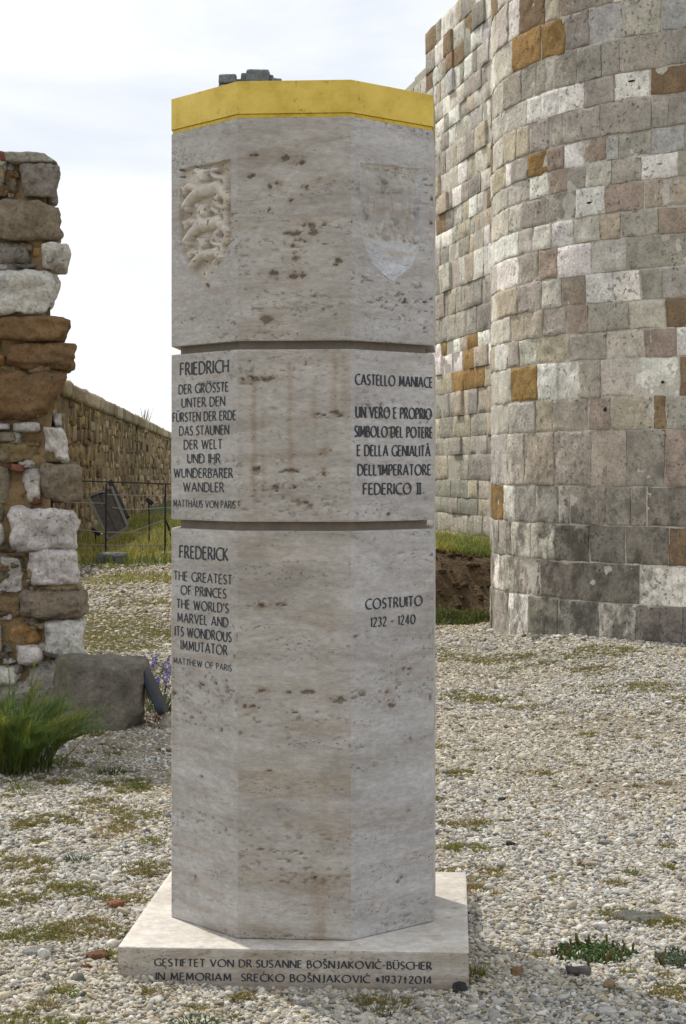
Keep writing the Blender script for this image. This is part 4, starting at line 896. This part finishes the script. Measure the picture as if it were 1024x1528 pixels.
def flat_stone(px0, py0, px1, py1, label, col, name='stone_slab', e=8., mat=None, cat='stone', depth=.5, Y=None):
    Y = Y or ground_y(py1, .0); k = Y / F; mb = MB(); X_ = lambda p: (p - CX) * k; Z_ = lambda p: EYE + (CY - p) * k
    boulder(mb, [(X_(px0), Z_(py1) - .03), (X_(px1), Z_(py1) - .03), (X_(px1), Z_(py0)), (X_(px0), Z_(py0))], Y, depth, col, int(px0 * 7 + py0), 12, e, .006, .004)
    return tag(mb.build(name, mat or M_rub, origin=(X_((px0 + px1) / 2), Y, 0)), label, cat)
flat_stone(121, 818, 174, 824.5, 'long thin grey slab lying in the grass below the leaning shutter', (.30, .28, .25), depth=.8)
flat_stone(143, 825.5, 186, 842, 'blue grey squared block on the grass in front of the thin slab', (.16, .165, .175), name='stone_block', depth=.5)
flat_stone(238, 824, 262, 836, 'flat grey stone at the foot of the right fence post', (.30, .285, .25), depth=.6, Y=31.2)
flat_stone(236, 1074, 256, 1086, 'pale rounded stone between the leaning slab and the pillar', (.45, .40, .33), 'field_stone', 4, depth=.12)

# ------------------------------------------------------------------ gravel: thousands of loose pebbles
def in_plinth(x, y, m_=0.):
    c, s = math.cos(PROT), math.sin(PROT); dx, dy = x - MX, y - MY; return (np.abs(c * dx + s * dy) < PH + m_) & (np.abs(-s * dx + c * dy) < PH + m_)
def in_tower(x, y): return (x - TC[0]) ** 2 + (y - TC[1]) ** 2 < (TR - .03) ** 2
def bare(x, y):                                       # sandy bare patches on the right, earth near the fennel
    p = np.c_[x, y, x * 0]; w = (fbm(p, 2.2, 201, 3) - .5) * 1.2
    d = np.zeros(len(x))
    for (px, py, rx_, ry_) in ((955, 1092, .75, .45), (1010, 1170, .8, .30), (160, 1115, .75, .7), (60, 1150, .7, .7), (215, 1165, .4, .5), (660, 970, .5, .4)):
        c = on_ground(px, py); d = np.maximum(d, sstep(1.15, .5, np.sqrt(((x - c[0]) / rx_) ** 2 + ((y - c[1]) / ry_) ** 2) + w))
    return d
PATCH = []                                            # where moss and dry weeds have taken over the gravel
for _ in range(190):
    y = math.sqrt(rng.uniform(4.75 ** 2, 17 ** 2)); x = rng.uniform(-.215, .215) * y
    if x > .2 and rng.random() < .72: continue
    PATCH.append((x, y, rng.uniform(.04, .15) * (1 + .05 * y), rng.uniform(.5, 1.)))
for px, py, r_ in ((40, 1290, .16), (215, 1300, .14), (150, 1390, .16), (60, 1400, .17), (120, 1330, .12), (210, 1220, .14), (70, 1230, .2), (180, 1240, .12), (20, 1345, .13), (200, 1345, .1), (690, 1270, .13), (705, 1230, .12), (700, 1330, .08), (975, 1380, .1), (1010, 1385, .1), (920, 1370, .08), (545, 1490, .07), (170, 880, .5), (220, 900, .5), (180, 930, .5), (240, 860, .6), (150, 855, .6), (690, 985, .4), (760, 990, .4), (880, 1000, .4), (960, 1045, .3), (720, 1040, .25)):
    q = on_ground(px, py); PATCH.append((q[0], q[1], r_, .9))
for _ in range(420):                                   # small flecks of moss
    y = math.sqrt(rng.uniform(4.75 ** 2, 17 ** 2)); x = rng.uniform(-.215, .215) * y; PATCH.append((x, y, rng.uniform(.015, .045 if x < .2 else .03) * (1 + .05 * y), 1.))
for _ in range(60):                                    # dry turf in the left middle distance
    y = rng.uniform(14, 30); x = rng.uniform(-.165, -.085) * y; PATCH.append((x, y, rng.uniform(.2, .7), .9))
PATCH = np.array(PATCH)
def mossy(x, y):
    d = np.zeros(len(x)); w = (fbm(np.c_[x, y, x * 0], 6., 611, 3) - .5) * 1.6
    for (cx, cy, r_, a) in PATCH: d = np.maximum(d, a * sstep(1.2, .35, np.sqrt(((x - cx) / r_) ** 2 + ((y - cy) / (r_ * .9)) ** 2) + w))
    return d
def scatter(n_per, y0, y1, size, lo=.04):
    area_n = int(n_per * (y1 - y0) * .25 * (y0 + y1) * 1.0)
    y = np.sqrt(rng.uniform(y0 ** 2, y1 ** 2, int(n_per * .5 * (y1 ** 2 - y0 ** 2) * .50))); x = rng.uniform(-.25, .25, len(y)) * y
    k = ~in_plinth(x, y, .004) & ~in_tower(x, y) & (rng.random(len(x)) > .82 * bare(x, y)) & (rng.random(len(x)) > .55 * mossy(x, y)); k &= ~((y > RY - .02) & (y < RY + .8) & (x < rx(95))) & ~((x > .2) & (y > 17.75))
    x, y = x[k], y[k]; s = size * np.exp(rng.normal(0, .42, len(x))); return x, y, s
parts_ = [scatter(16000, 4.2, 7.2, .0047), scatter(11500, 7.2, 10.5, .0050), scatter(7200, 10.5, 14.5, .0055), scatter(4200, 14.5, 18.5, .0068), scatter(900, 18.5, 29, .011)]
def scatter_wide(n_per, y0, y1, half, size):           # the same gravel carried on to the sides
    m_ = int(n_per * (y1 - y0) * 2 * half); y = rng.uniform(y0, y1, m_); x = rng.uniform(-half, half, m_); k = ~((np.abs(x) < .25 * y) & (y > 4.2)) & ~in_plinth(x, y, .01) & ~in_tower(x, y)
    k &= ~((y > RY - .02) & (y < RY + .8) & (x < rx(95))) & ~((x > .2) & (y > 17.75)); x, y = x[k], y[k]; return x, y, size * np.exp(rng.normal(0, .42, len(x)))
parts_ += [scatter_wide(2600, 1.5, 8, 3.6, .0085), scatter_wide(1300, 8, 18, 6.5, .0115)]
gxp = np.concatenate([p[0] for p in parts_]); gyp = np.concatenate([p[1] for p in parts_]); gs_ = np.concatenate([p[2] for p in parts_])
n = len(gxp); gzp = gz(gxp, gyp) + gs_ * rng.uniform(-.15, .55, n)
t = rng.random(n); tint = np.empty((n, 3))
pal = np.array([(.55, .53, .49), (.44, .415, .365), (.48, .425, .33), (.31, .30, .285), (.38, .32, .22), (.15, .147, .143), (.26, .185, .12), (.62, .605, .575)])
pi = rng.choice(8, n, p=[.22, .23, .14, .16, .09, .06, .03, .07]); tint = pal[pi] * np.array([.97, .975, .96]) * rng.uniform(.66, 1.14, (n, 1))
pm = (sstep(.46, .62, fbm(np.c_[gxp, gyp, gxp * 0], .8, 511, 4)) * .30 + sstep(9, 15, gyp) * .16)[:, None]; tint = tint * (1 - pm) + tint * np.array([.95, .85, .62]) * pm
me = bpy.data.meshes.new('gravel'); me.from_pydata(np.c_[gxp, gyp, gzp].tolist(), [], [])
def add_attr(nm, ty, arr, key='vector'): a = me.attributes.new(nm, ty, 'POINT'); a.data.foreach_set(key, np.asarray(arr, np.float32).ravel() if ty != 'INT' else np.asarray(arr, np.int32))
add_attr('rot', 'FLOAT_VECTOR', np.c_[rng.normal(0, .4, n), rng.normal(0, .4, n), rng.uniform(0, 6.28, n)])
add_attr('scl', 'FLOAT_VECTOR', np.c_[gs_ * rng.uniform(1., 1.55, n), gs_ * rng.uniform(.8, 1.1, n), gs_ * rng.uniform(.5, .85, n)])
add_attr('tint', 'FLOAT_COLOR', np.c_[tint, np.ones(n)], 'color'); add_attr('pick', 'INT', rng.integers(0, 6, n), 'value')
m = Mat('pebble', .8, .3); tn = m.attr('tint', 'INSTANCER'); m.color(m.mix(1., tn, m.ramp(m.noise(2.2, 5, .6), [(.3, .72), (.7, 1.12)]), 'MULTIPLY'))
M_peb = m.m
def pebble_nodes(mat):
    ng = bpy.data.node_groups.new('pebbles', 'GeometryNodeTree'); ng.interface.new_socket('Geometry', in_out='INPUT', socket_type='NodeSocketGeometry'); ng.interface.new_socket('Geometry', in_out='OUTPUT', socket_type='NodeSocketGeometry')
    l = ng.links.new; gi = N(ng, 'NodeGroupInput'); go_ = N(ng, 'NodeGroupOutput'); m2p = N(ng, 'GeometryNodeMeshToPoints'); iop = N(ng, 'GeometryNodeInstanceOnPoints')
    gti = N(ng, 'GeometryNodeGeometryToInstance')
    for k in range(6):
        ico = N(ng, 'GeometryNodeMeshIcoSphere'); ico.inputs['Radius'].default_value = 1; ico.inputs['Subdivisions'].default_value = 2
        pos = N(ng, 'GeometryNodeInputPosition'); ad = N(ng, 'ShaderNodeVectorMath', operation='ADD'); ad.inputs[1].default_value = (k * 7.1, k * 3.3, k)
        nz = N(ng, 'ShaderNodeTexNoise'); nz.inputs['Scale'].default_value = .9; nz.inputs['Detail'].default_value = 2
        sb = N(ng, 'ShaderNodeVectorMath', operation='SUBTRACT'); sb.inputs[1].default_value = (.5, .5, .5); sc = N(ng, 'ShaderNodeVectorMath', operation='SCALE'); sc.inputs['Scale'].default_value = 1.5
        sp = N(ng, 'GeometryNodeSetPosition'); ss = N(ng, 'GeometryNodeSetShadeSmooth'); sm = N(ng, 'GeometryNodeSetMaterial'); sm.inputs['Material'].default_value = mat
        l(pos.outputs[0], ad.inputs[0]); l(ad.outputs[0], nz.inputs['Vector']); l(nz.outputs['Color'], sb.inputs[0]); l(sb.outputs[0], sc.inputs[0]); l(ico.outputs[0], sp.inputs['Geometry']); l(sc.outputs[0], sp.inputs['Offset'])
        l(sp.outputs[0], ss.inputs[0]); l(ss.outputs[0], sm.inputs['Geometry']); l(sm.outputs[0], gti.inputs[0])
    def na(nm, ty): q = N(ng, 'GeometryNodeInputNamedAttribute', data_type=ty); q.inputs[0].default_value = nm; return q.outputs[0]
    er = N(ng, 'FunctionNodeEulerToRotation'); l(na('rot', 'FLOAT_VECTOR'), er.inputs[0])
    l(gi.outputs[0], m2p.inputs[0]); l(m2p.outputs[0], iop.inputs['Points']); l(gti.outputs[0], iop.inputs['Instance']); iop.inputs['Pick Instance'].default_value = True
    l(na('pick', 'INT'), iop.inputs['Instance Index']); l(er.outputs[0], iop.inputs['Rotation']); l(na('scl', 'FLOAT_VECTOR'), iop.inputs['Scale']); l(iop.outputs[0], go_.inputs[0]); return ng
gr = bpy.data.objects.new('gravel', me); C.objects.link(gr); md = gr.modifiers.new('pebbles', 'NODES'); md.node_group = pebble_nodes(M_peb); me.materials.append(M_peb)
tag(gr, 'pale loose gravel covering the ground round the pillar', 'gravel', kind='stuff')

# ------------------------------------------------------------------ plants
OLIVE, DRY, GREEN, BLUEG, DKG, YELG = [np.array(c) for c in ((.15, .135, .04), (.27, .205, .085), (.075, .12, .03), (.085, .125, .085), (.035, .06, .02), (.20, .20, .035))]
def tuft(mb, c, n, rad, h, w, col, tip=None, spread=.8, curve=.5):
    a = rng.uniform(0, 2 * math.pi, n); r = rad * np.sqrt(rng.random(n)); b = np.c_[c[0] + r * np.cos(a), c[1] + r * np.sin(a), np.full(n, c[2])]
    ln = np.c_[np.cos(a), np.sin(a), np.zeros(n)] * (spread * (r / rad + .2) * rng.uniform(.4, 1.2, n))[:, None] + rng.normal(0, .15, (n, 3)) * np.array([1, 1, 0])
    cc_ = np.asarray(col)[None] * rng.uniform(.65, 1.3, (n, 1)); blades(mb, b, h * rng.uniform(.5, 1.1, n), w * rng.uniform(.7, 1.3, n), ln, cc_, curve, 3, None if tip is None else np.asarray(tip)[None] * rng.uniform(.7, 1.3, (n, 1)))
# scattered low moss and dry weeds: one mass of stuff
mb = MB(); nw = 0
for i_, (cx, cy, r_, a_) in enumerate(PATCH):
    m_ = int(min(3.14 * r_ * r_ * 1700 * a_ / (cy / 5) ** 1.5, 260)) + 3; hue = int(hash3(np.array([i_]), np.array([3]), np.array([7]), 5)[0] * 5)
    an = rng.uniform(0, 6.283, m_); rr_ = r_ * rng.random(m_) ** .6 * 1.1; x = cx + rr_ * np.cos(an); y = cy + rr_ * .9 * np.sin(an)
    k = (mossy(x, y) > .22) & ~in_plinth(x, y, .02) & ~in_tower(x, y) & ~((y > RY - .1) & (y < RY + .9) & (x < rx(100))) & ~((x > .3) & (y > 17.6)); x, y = x[k], y[k]; z = gz(x, y) if len(x) else x
    for x_, y_, z_ in zip(x, y, z):
        c = [OLIVE, DRY * .85, OLIVE * .7 + DRY * .3, OLIVE * .75 + YELG * .3, OLIVE * .6 + GREEN * .5][int(np.clip(hue + rng.normal(0, .7), 0, 4))]; s = rng.uniform(.4, 1.0); nw += 1
        tuft(mb, (x_, y_, z_ + .004), 15, .022 * s + .010, .024 * s, .0032 + .00032 * y_, c, c * 1.25, 1.3)
tag(mb.build('ground_weeds', M_leaf, smooth=False), 'low dry moss and weeds straggling through the gravel', 'weeds', kind='stuff')
# grass on the bank, in the moat and along the far wall
mb = MB(); n = 15000; x = rng.uniform(-.4, 2.6, n); y = 18.9 + rng.random(n) ** 1.6 * 9; i_ = np.clip(np.searchsorted(bx, x), 0, len(bx) - 1); j_ = np.clip(np.searchsorted(by, y), 0, len(by) - 1); z = BZ[j_, i_]
p = np.c_[x, y, x * 0]; q = fbm(p, 1.3, 401, 3); k = (q > .36); x, y, z, q = x[k], y[k], z[k], q[k]
col = np.where((q > .56)[:, None], np.array([.27, .25, .06]), np.array([.13, .155, .035])) * rng.uniform(.6, 1.4, (len(x), 1))
blades(mb, np.c_[x, y, z - .01], rng.uniform(.06, .22, len(x)), .010, rng.normal(0, .45, (len(x), 3)) * np.array([1, 1, 0]), col, .5, 3, col * 1.35)
n = 3200; x = rng.uniform(.5, 1.75, n); y = rng.uniform(17.62, 18.05, n); i_ = np.clip(np.searchsorted(bx, x), 0, len(bx) - 1); j_ = np.clip(np.searchsorted(by, y), 0, len(by) - 1); k = fbm(np.c_[x, y, x * 0], 3., 405, 3) + .16 * (x > 1.12) > .62
x, y, z = x[k], y[k], BZ[j_, i_][k]; col = np.array([.08, .095, .028]) * rng.uniform(.5, 1.6, (len(x), 1)); blades(mb, np.c_[x, y, z - .01], rng.uniform(.05, .16, len(x)), .014, rng.normal(0, .6, (len(x), 3)) * np.array([1, 1, 0]), col, .5, 3, col * 1.5)
n = 900; x = rng.uniform(.8, 1.7, n); y = rng.uniform(18.0, 19.0, n); i_ = np.clip(np.searchsorted(bx, x), 0, len(bx) - 1); j_ = np.clip(np.searchsorted(by, y), 0, len(by) - 1); k = fbm(np.c_[x, y, x * 0], 2.6, 415, 3) > .58
x, y, z = x[k], y[k], BZ[j_, i_][k]; col = np.array([.11, .12, .03]) * rng.uniform(.5, 1.6, (len(x), 1)); blades(mb, np.c_[x, y, z - .01], rng.uniform(.04, .12, len(x)), .012, rng.normal(0, .6, (len(x), 3)) * np.array([1, 1, 0]), col, .5, 3, col * 1.5)
tag(mb.build('bank_grass', M_leaf, smooth=False), 'bright green grass on and below the brown earth bank', 'grass', kind='stuff')
mb = MB(); n = 26000; y = rng.uniform(24, 58, n); x = rng.uniform(-.19, -.06, n) * y; p = np.c_[x, y, x * 0]; q = fbm(p, .5, 421, 3)
k = (q + .25 * sstep(26, 32, y) > .55) & ((x - Q0[0]) - PD[0] / PD[1] * (y - Q0[1]) > .1); x, y, q = x[k], y[k], q[k]
col = np.where((q > .5)[:, None], np.array([.25, .23, .065]), np.array([.11, .145, .035])) * rng.uniform(.6, 1.4, (len(x), 1)); hh = rng.uniform(.08, .30, len(x)) * np.where(y < 29, .45, 1)
blades(mb, np.c_[x, y, gz(x, y) - .02], hh, .022, rng.normal(0, .4, (len(x), 3)) * np.array([1, 1, 0]), col, .5, 3, col * 1.4)
tag(mb.build('wall_grass', M_leaf, smooth=False), 'rough grass growing along the foot of the brown perimeter wall', 'grass', kind='stuff')
# fennel bush at the left edge
fc = on_ground(18, 1150); fen_o = tag(empty('fennel_bush', fc), 'feathery bright green fennel bush at the lower left in front of the rubble wall', 'plant')
sm_ = MB(); lm_ = MB(); kf_ = fc[1] / F
for i_ in range(165):
    a = rng.uniform(0, 2 * math.pi); r = .25 * math.sqrt(rng.random()); b = np.array([fc[0] - .05 + r * math.cos(a) * 1.05, fc[1] + r * math.sin(a) * .7, 0.]); out = np.array([math.cos(a) * 1.2, math.sin(a) * .7, 0]) * (r / .27 + .15)
    hgt = rng.uniform(.26, .58) * (1.05 - .35 * r / .27); ts = np.linspace(0, 1, 7); bend = rng.uniform(.10, .30)
    pts = np.array([b + out * bend * (t_ ** 1.7) * 1.0 + np.array([0, 0, hgt * (t_ - .28 * t_ ** 3 * (r / .27 + .3))]) for t_ in ts]) + rng.normal(0, .006, (7, 3)); br = rng.random() < .22
    tube(sm_, pts, np.linspace(.0035, .0012, 7), (.10, .15, .03) if not br else (.16, .17, .03), 4)
    n = 105; t_ = rng.random(n) ** .7; ii = np.clip((t_ * 6).astype(int), 0, 5); fr = t_ * 6 - ii; bp = pts[ii] * (1 - fr[:, None]) + pts[ii + 1] * fr[:, None]
    dr = (pts[ii + 1] - pts[ii]); dr /= np.linalg.norm(dr, axis=1)[:, None]; ln = dr * .75 + rng.normal(0, .50, (n, 3)); up = rng.uniform(.04, .12, n)
    c0 = np.array([.085, .135, .03]) if not br else np.array([.20, .22, .04]); cl = c0 * rng.uniform(.6, 1.5, (n, 1)) * (.7 + .6 * t_[:, None]); blades(lm_, bp, up, .0022, ln * np.array([1, 1, 0]), cl, .3, 2, cl * 1.3)
for (x0, y0, x1, y1, up) in ((60, 1090, 108, 962, .10), (40, 1080, 92, 985, .08), (70, 1100, 104, 1010, .06), (75, 1110, 96, 1040, .04), (80, 1120, 118, 1060, .05), (30, 1080, 52, 985, .05), (85, 1140, 128, 1095, .03), (10, 1060, 12, 990, .03)):
    p0, p1 = at(x0, y0, fc[1] + rng.uniform(-.1, .1)), at(x1, y1, fc[1] + rng.uniform(-.1, .1)); pm_ = (p0 + p1) / 2 + np.array([.02, 0, -up * .4]); t_ = np.linspace(0, 1, 9)[:, None]; pts = p0 * (1 - t_) ** 2 + 2 * pm_ * t_ * (1 - t_) + p1 * t_ ** 2
    tube(sm_, pts, np.linspace(.003, .0016, 9), (.20, .22, .035), 4); n = 46; ii = rng.integers(0, 8, n); fr = rng.random((n, 1)); bp = pts[ii] * (1 - fr) + pts[ii + 1] * fr; cl = np.array([.18, .22, .03]) * rng.uniform(.6, 1.3, (n, 1))
    dr = pts[ii + 1] - pts[ii]; dr /= np.linalg.norm(dr, axis=1)[:, None]; blades(lm_, bp, rng.uniform(.02, .05, n), .0022, (dr * .9 + rng.normal(0, .35, (n, 3))) * np.array([1, 1, 0]), cl, .3, 2, cl * 1.2)
sm_.build('stems', M_leaf, fen_o, origin=fc); lm_.build('foliage', M_leaf, fen_o, smooth=False, origin=fc)
# lavender behind the fallen block
def lavender(px, py, hpx, n, label):
    b0 = on_ground(px, py); h = hpx * b0[1] / F; o = tag(empty('lavender', b0), label, 'plant', 'lavender behind the fallen block'); sm = MB()
    for i_ in range(n):
        fm_ = MB(); a = rng.uniform(0, 6.28); r = rng.random(); b = b0 + np.array([math.cos(a) * r * .08, math.sin(a) * r * .08, 0]); tip = b + np.array([math.cos(a) * r * .16, math.sin(a) * r * .12, h * rng.uniform(.75, 1.)])
        tube(sm, [b, b * .5 + tip * .5 + rng.normal(0, .008, 3), tip], (.0026, .0022, .0018), np.array([.10, .125, .05]) * rng.uniform(.7, 1.2), 4)
        for k in range(6):
            v, f = cube_sphere(2); q = v / np.linalg.norm(v, axis=1)[:, None]; c = tip + np.array([rng.normal(0, .006), rng.normal(0, .006), (k - 4) * .010 * 1.1]); fm_.add(c + q * rng.uniform(.0065, .0105), f, np.array([.38, .33, .54]) * rng.uniform(.6, 1.35))
        fm_.build('flower_spike', M_leaf, o, origin=b0)
    tuft(sm, b0, 90, .10, h * .55, .006, (.085, .115, .045), (.13, .15, .06), .7); sm.build('stems', M_leaf, o, smooth=False, origin=b0)
lavender(186, 1030, 52, 18, 'small lavender plant rising behind the left part of the fallen block')
lavender(212, 1042, 60, 26, 'lavender plant just behind the leaning slate slab')
lavender(236, 1062, 62, 24, 'lavender plant between the leaning slab and the pillar')
lavender(152, 1030, 50, 12, 'sparse lavender plant farthest left behind the fallen block')
# single weeds and plants in the gravel
def weed(px, py, w_px, h_px, n, col, label, tip=None, width=.004, name='weed_tuft', spread=.9):
    b = on_ground(px, py); b[2] = gz([b[0]], [b[1]])[0]; k = b[1] / F; mb = MB(); tuft(mb, (b[0], b[1], b[2] - .003), n, w_px * k / 2, h_px * k, width, col, tip, spread); return tag(mb.build(name, M_leaf, smooth=False, origin=b), label, 'weed')
weed(115, 1287, 34, 17, 110, BLUEG * .75, 'compact dark green weed alone in the gravel at the lower left')
weed(68, 1508, 44, 22, 130, OLIVE * .8, 'olive dry tuft near the bottom left corner', DRY)
weed(578, 1502, 84, 24, 240, OLIVE * .9, 'wide mossy olive tuft in front of the plinth', DRY * .8, .0035)
weed(292, 1530, 60, 20, 170, GREEN * .8, 'dark green low weed cut off by the bottom edge left of the middle')
weed(915, 1480, 30, 14, 80, DKG * 1.4, 'small dark tuft below the succulent mat on the right', OLIVE)
weed(713, 1452, 40, 20, 120, YELG * .7, 'yellow green moss at the front right corner of the plinth', YELG)
weed(160, 1428, 34, 18, 110, YELG * .8, 'yellow moss against the front left corner of the plinth', YELG)
weed(204, 1174, 28, 16, 60, GREEN, 'green tuft in the shade left of the pillar')
weed(747, 1314, 30, 13, 70, OLIVE, 'olive tuft just right of the back corner of the plinth', DRY)
weed(168, 1250, 46, 16, 100, DRY, 'straw coloured tuft left of the pillar above the brick piece', DRY * 1.2)
weed(212, 1305, 60, 16, 150, OLIVE, 'broad dry olive tuft touching the back left of the plinth', DRY)
weed(90, 1396, 60, 14, 120, OLIVE * .9, 'flat olive weed patch left of the plinth corner', DRY)
weed(165, 1150, 40, 18, 90, GREEN * .6, 'dark green weeds in front of the fallen block')
weed(35, 1178, 50, 18, 110, GREEN * .8, 'low green weeds at the foot of the fennel', YELG)
weed(222, 1075, 60, 26, 160, np.array([.09, .05, .025]), 'withered reddish brown stems beside the leaning slab', np.array([.14, .08, .04]), .004, 'dry_weed')
wb_ = weed(108, 1491, 22, 12, 26, GREEN * 1.6, 'bright green two leaved seedling near the bottom left', GREEN * 2, .009, 'seedling', 1.1)
cw = pmap(np.array([float((lambda k: (k * Q0[1] - Q0[0]) / (PD[0] - k * PD[1]))((222 - CX) / F))]), np.array([ztop - .05]), np.array([-.2]))[0]
mb = MB(); tuft(mb, cw, 22, .25, .75, .03, OLIVE * .8, DRY, .5); tag(mb.build('wall_weed', M_leaf, smooth=False, origin=cw), 'thin dry weed growing on top of the perimeter wall coping', 'weed')
def succulent(px, py, w_px, d_px, n, label, col):
    b0 = on_ground(px, py); k = b0[1] / F; o = tag(empty('succulent_mat', b0), label, 'plant'); lm = MB(); fm_ = MB()
    for i_ in range(n):
        a = rng.uniform(0, 6.28); r = math.sqrt(rng.random()) * rng.uniform(.6, 1.1); c = b0 + np.array([math.cos(a) * r * w_px * k / 2, math.sin(a) * r * d_px * k / 2 * 3.6, 0]); c[2] = gz([c[0]], [c[1]])[0] + rng.uniform(0, .012)
        d = np.array([rng.normal(0, .6), rng.normal(0, .6), rng.uniform(.3, 1.)]); d /= np.linalg.norm(d); L_ = rng.uniform(.010, .02); tube(lm, [c, c + d * L_ * .6, c + d * L_], (.0028, .0030, .0008), np.asarray(col) * rng.uniform(.6, 1.4), 5)
    for i_ in range(n // 20):
        a = rng.uniform(0, 6.28); r = .6 + .4 * rng.random(); c = b0 + np.array([math.cos(a) * r * w_px * k / 2, math.sin(a) * r * d_px * k / 2 * 3.4, 0]); c[2] = gz([c[0]], [c[1]])[0]
        d = np.array([rng.normal(0, .2), rng.normal(0, .2), 1.]); L_ = rng.uniform(.025, .05); tube(fm_, [c, c + d * L_ * .5, c + d * L_ * .9, c + d * L_], (.0038, .0042, .004, .0015), np.array([.12, .10, .035]) * rng.uniform(.7, 1.3), 6)
    lm.build('leaves', M_leaf, o, origin=b0); fm_.build('shoots', M_leaf, o, origin=b0)
succulent(888, 1426, 124, 34, 520, 'dark green succulent mat with upright finger shoots in the gravel at the lower right', (.075, .135, .035))
succulent(1008, 1440, 66, 26, 240, 'grey green succulent mat at the right edge', (.11, .155, .09))
# odd stones
def odd(px, py, w, h, col, label, name='field_stone', cat='stone', e=4., rot=0., mat=None):
    b = on_ground(px, py); b[2] = gz([b[0]], [b[1]])[0]; k = b[1] / F; v, f = cube_sphere(8); q = v / (np.sum(np.abs(v) ** e, 1) ** (1 / e))[:, None]; mb = MB()
    P = q * np.array([w * k / 2, w * k * .38, h * k * .62]); P += (fbm(P, 40., int(px), 3)[:, None] - .5) * P * .9; c, s = math.cos(rot), math.sin(rot); P = np.c_[P[:, 0] * c - P[:, 1] * s, P[:, 0] * s + P[:, 1] * c, P[:, 2]]
    mb.add(P + b + np.array([0, 0, h * k * .3]), f, col); return tag(mb.build(name, mat or M_rub, origin=b), label, cat)
odd(172, 1356, 22, 11, (.30, .135, .075), 'red brick fragment in the gravel left of the pillar', 'brick_fragment', 'brick', 7, .5)
odd(146, 1430, 30, 11, (.19, .095, .05), 'rust brown brick splinter beside the front left corner of the plinth', 'brick_fragment', 'brick', 4, .2)
odd(128, 1446, 14, 8, (.25, .13, .07), 'tiny brown stone below the brick splinter')
odd(687, 1474, 22, 16, (.06, .055, .055), 'black stone against the front right corner of the plinth')
odd(864, 1454, 34, 13, (.11, .10, .095), 'flat dark stone in front of the succulent mat')
odd(771, 1452, 20, 13, (.27, .16, .09), 'brown stone between the plinth and the succulent mat')
odd(881, 1293, 26, 8, (.42, .36, .28), 'flat tan stone in the gravel right of the plinth')
odd(749, 1193, 12, 6, (.05, .05, .05), 'small black stone in the gravel midway to the tower')
odd(763, 1264, 13, 7, (.06, .055, .05), 'black pebble right of the pillar behind the plinth corner')
odd(900, 1265, 16, 8, (.22, .215, .20), 'small grey stone behind the flat tan stone')
odd(906, 1514, 30, 12, (.58, .56, .53), 'large white pebble near the bottom right corner')
odd(995, 1093, 9, 6, (.62, .60, .56), 'white pebble on the bare sandy patch at the right')
odd(215, 1362, 30, 8, (.60, .58, .54), 'flat white stone beside the left edge of the plinth', e=6)
odd(58, 1424, 44, 9, (.27, .265, .26), 'flat grey stone in the gravel at the left', e=6)
odd(958, 1374, 84, 6, (.15, .148, .142), 'low dark rock just breaking through the gravel at the right', 'rock_outcrop', 'rock', 3)
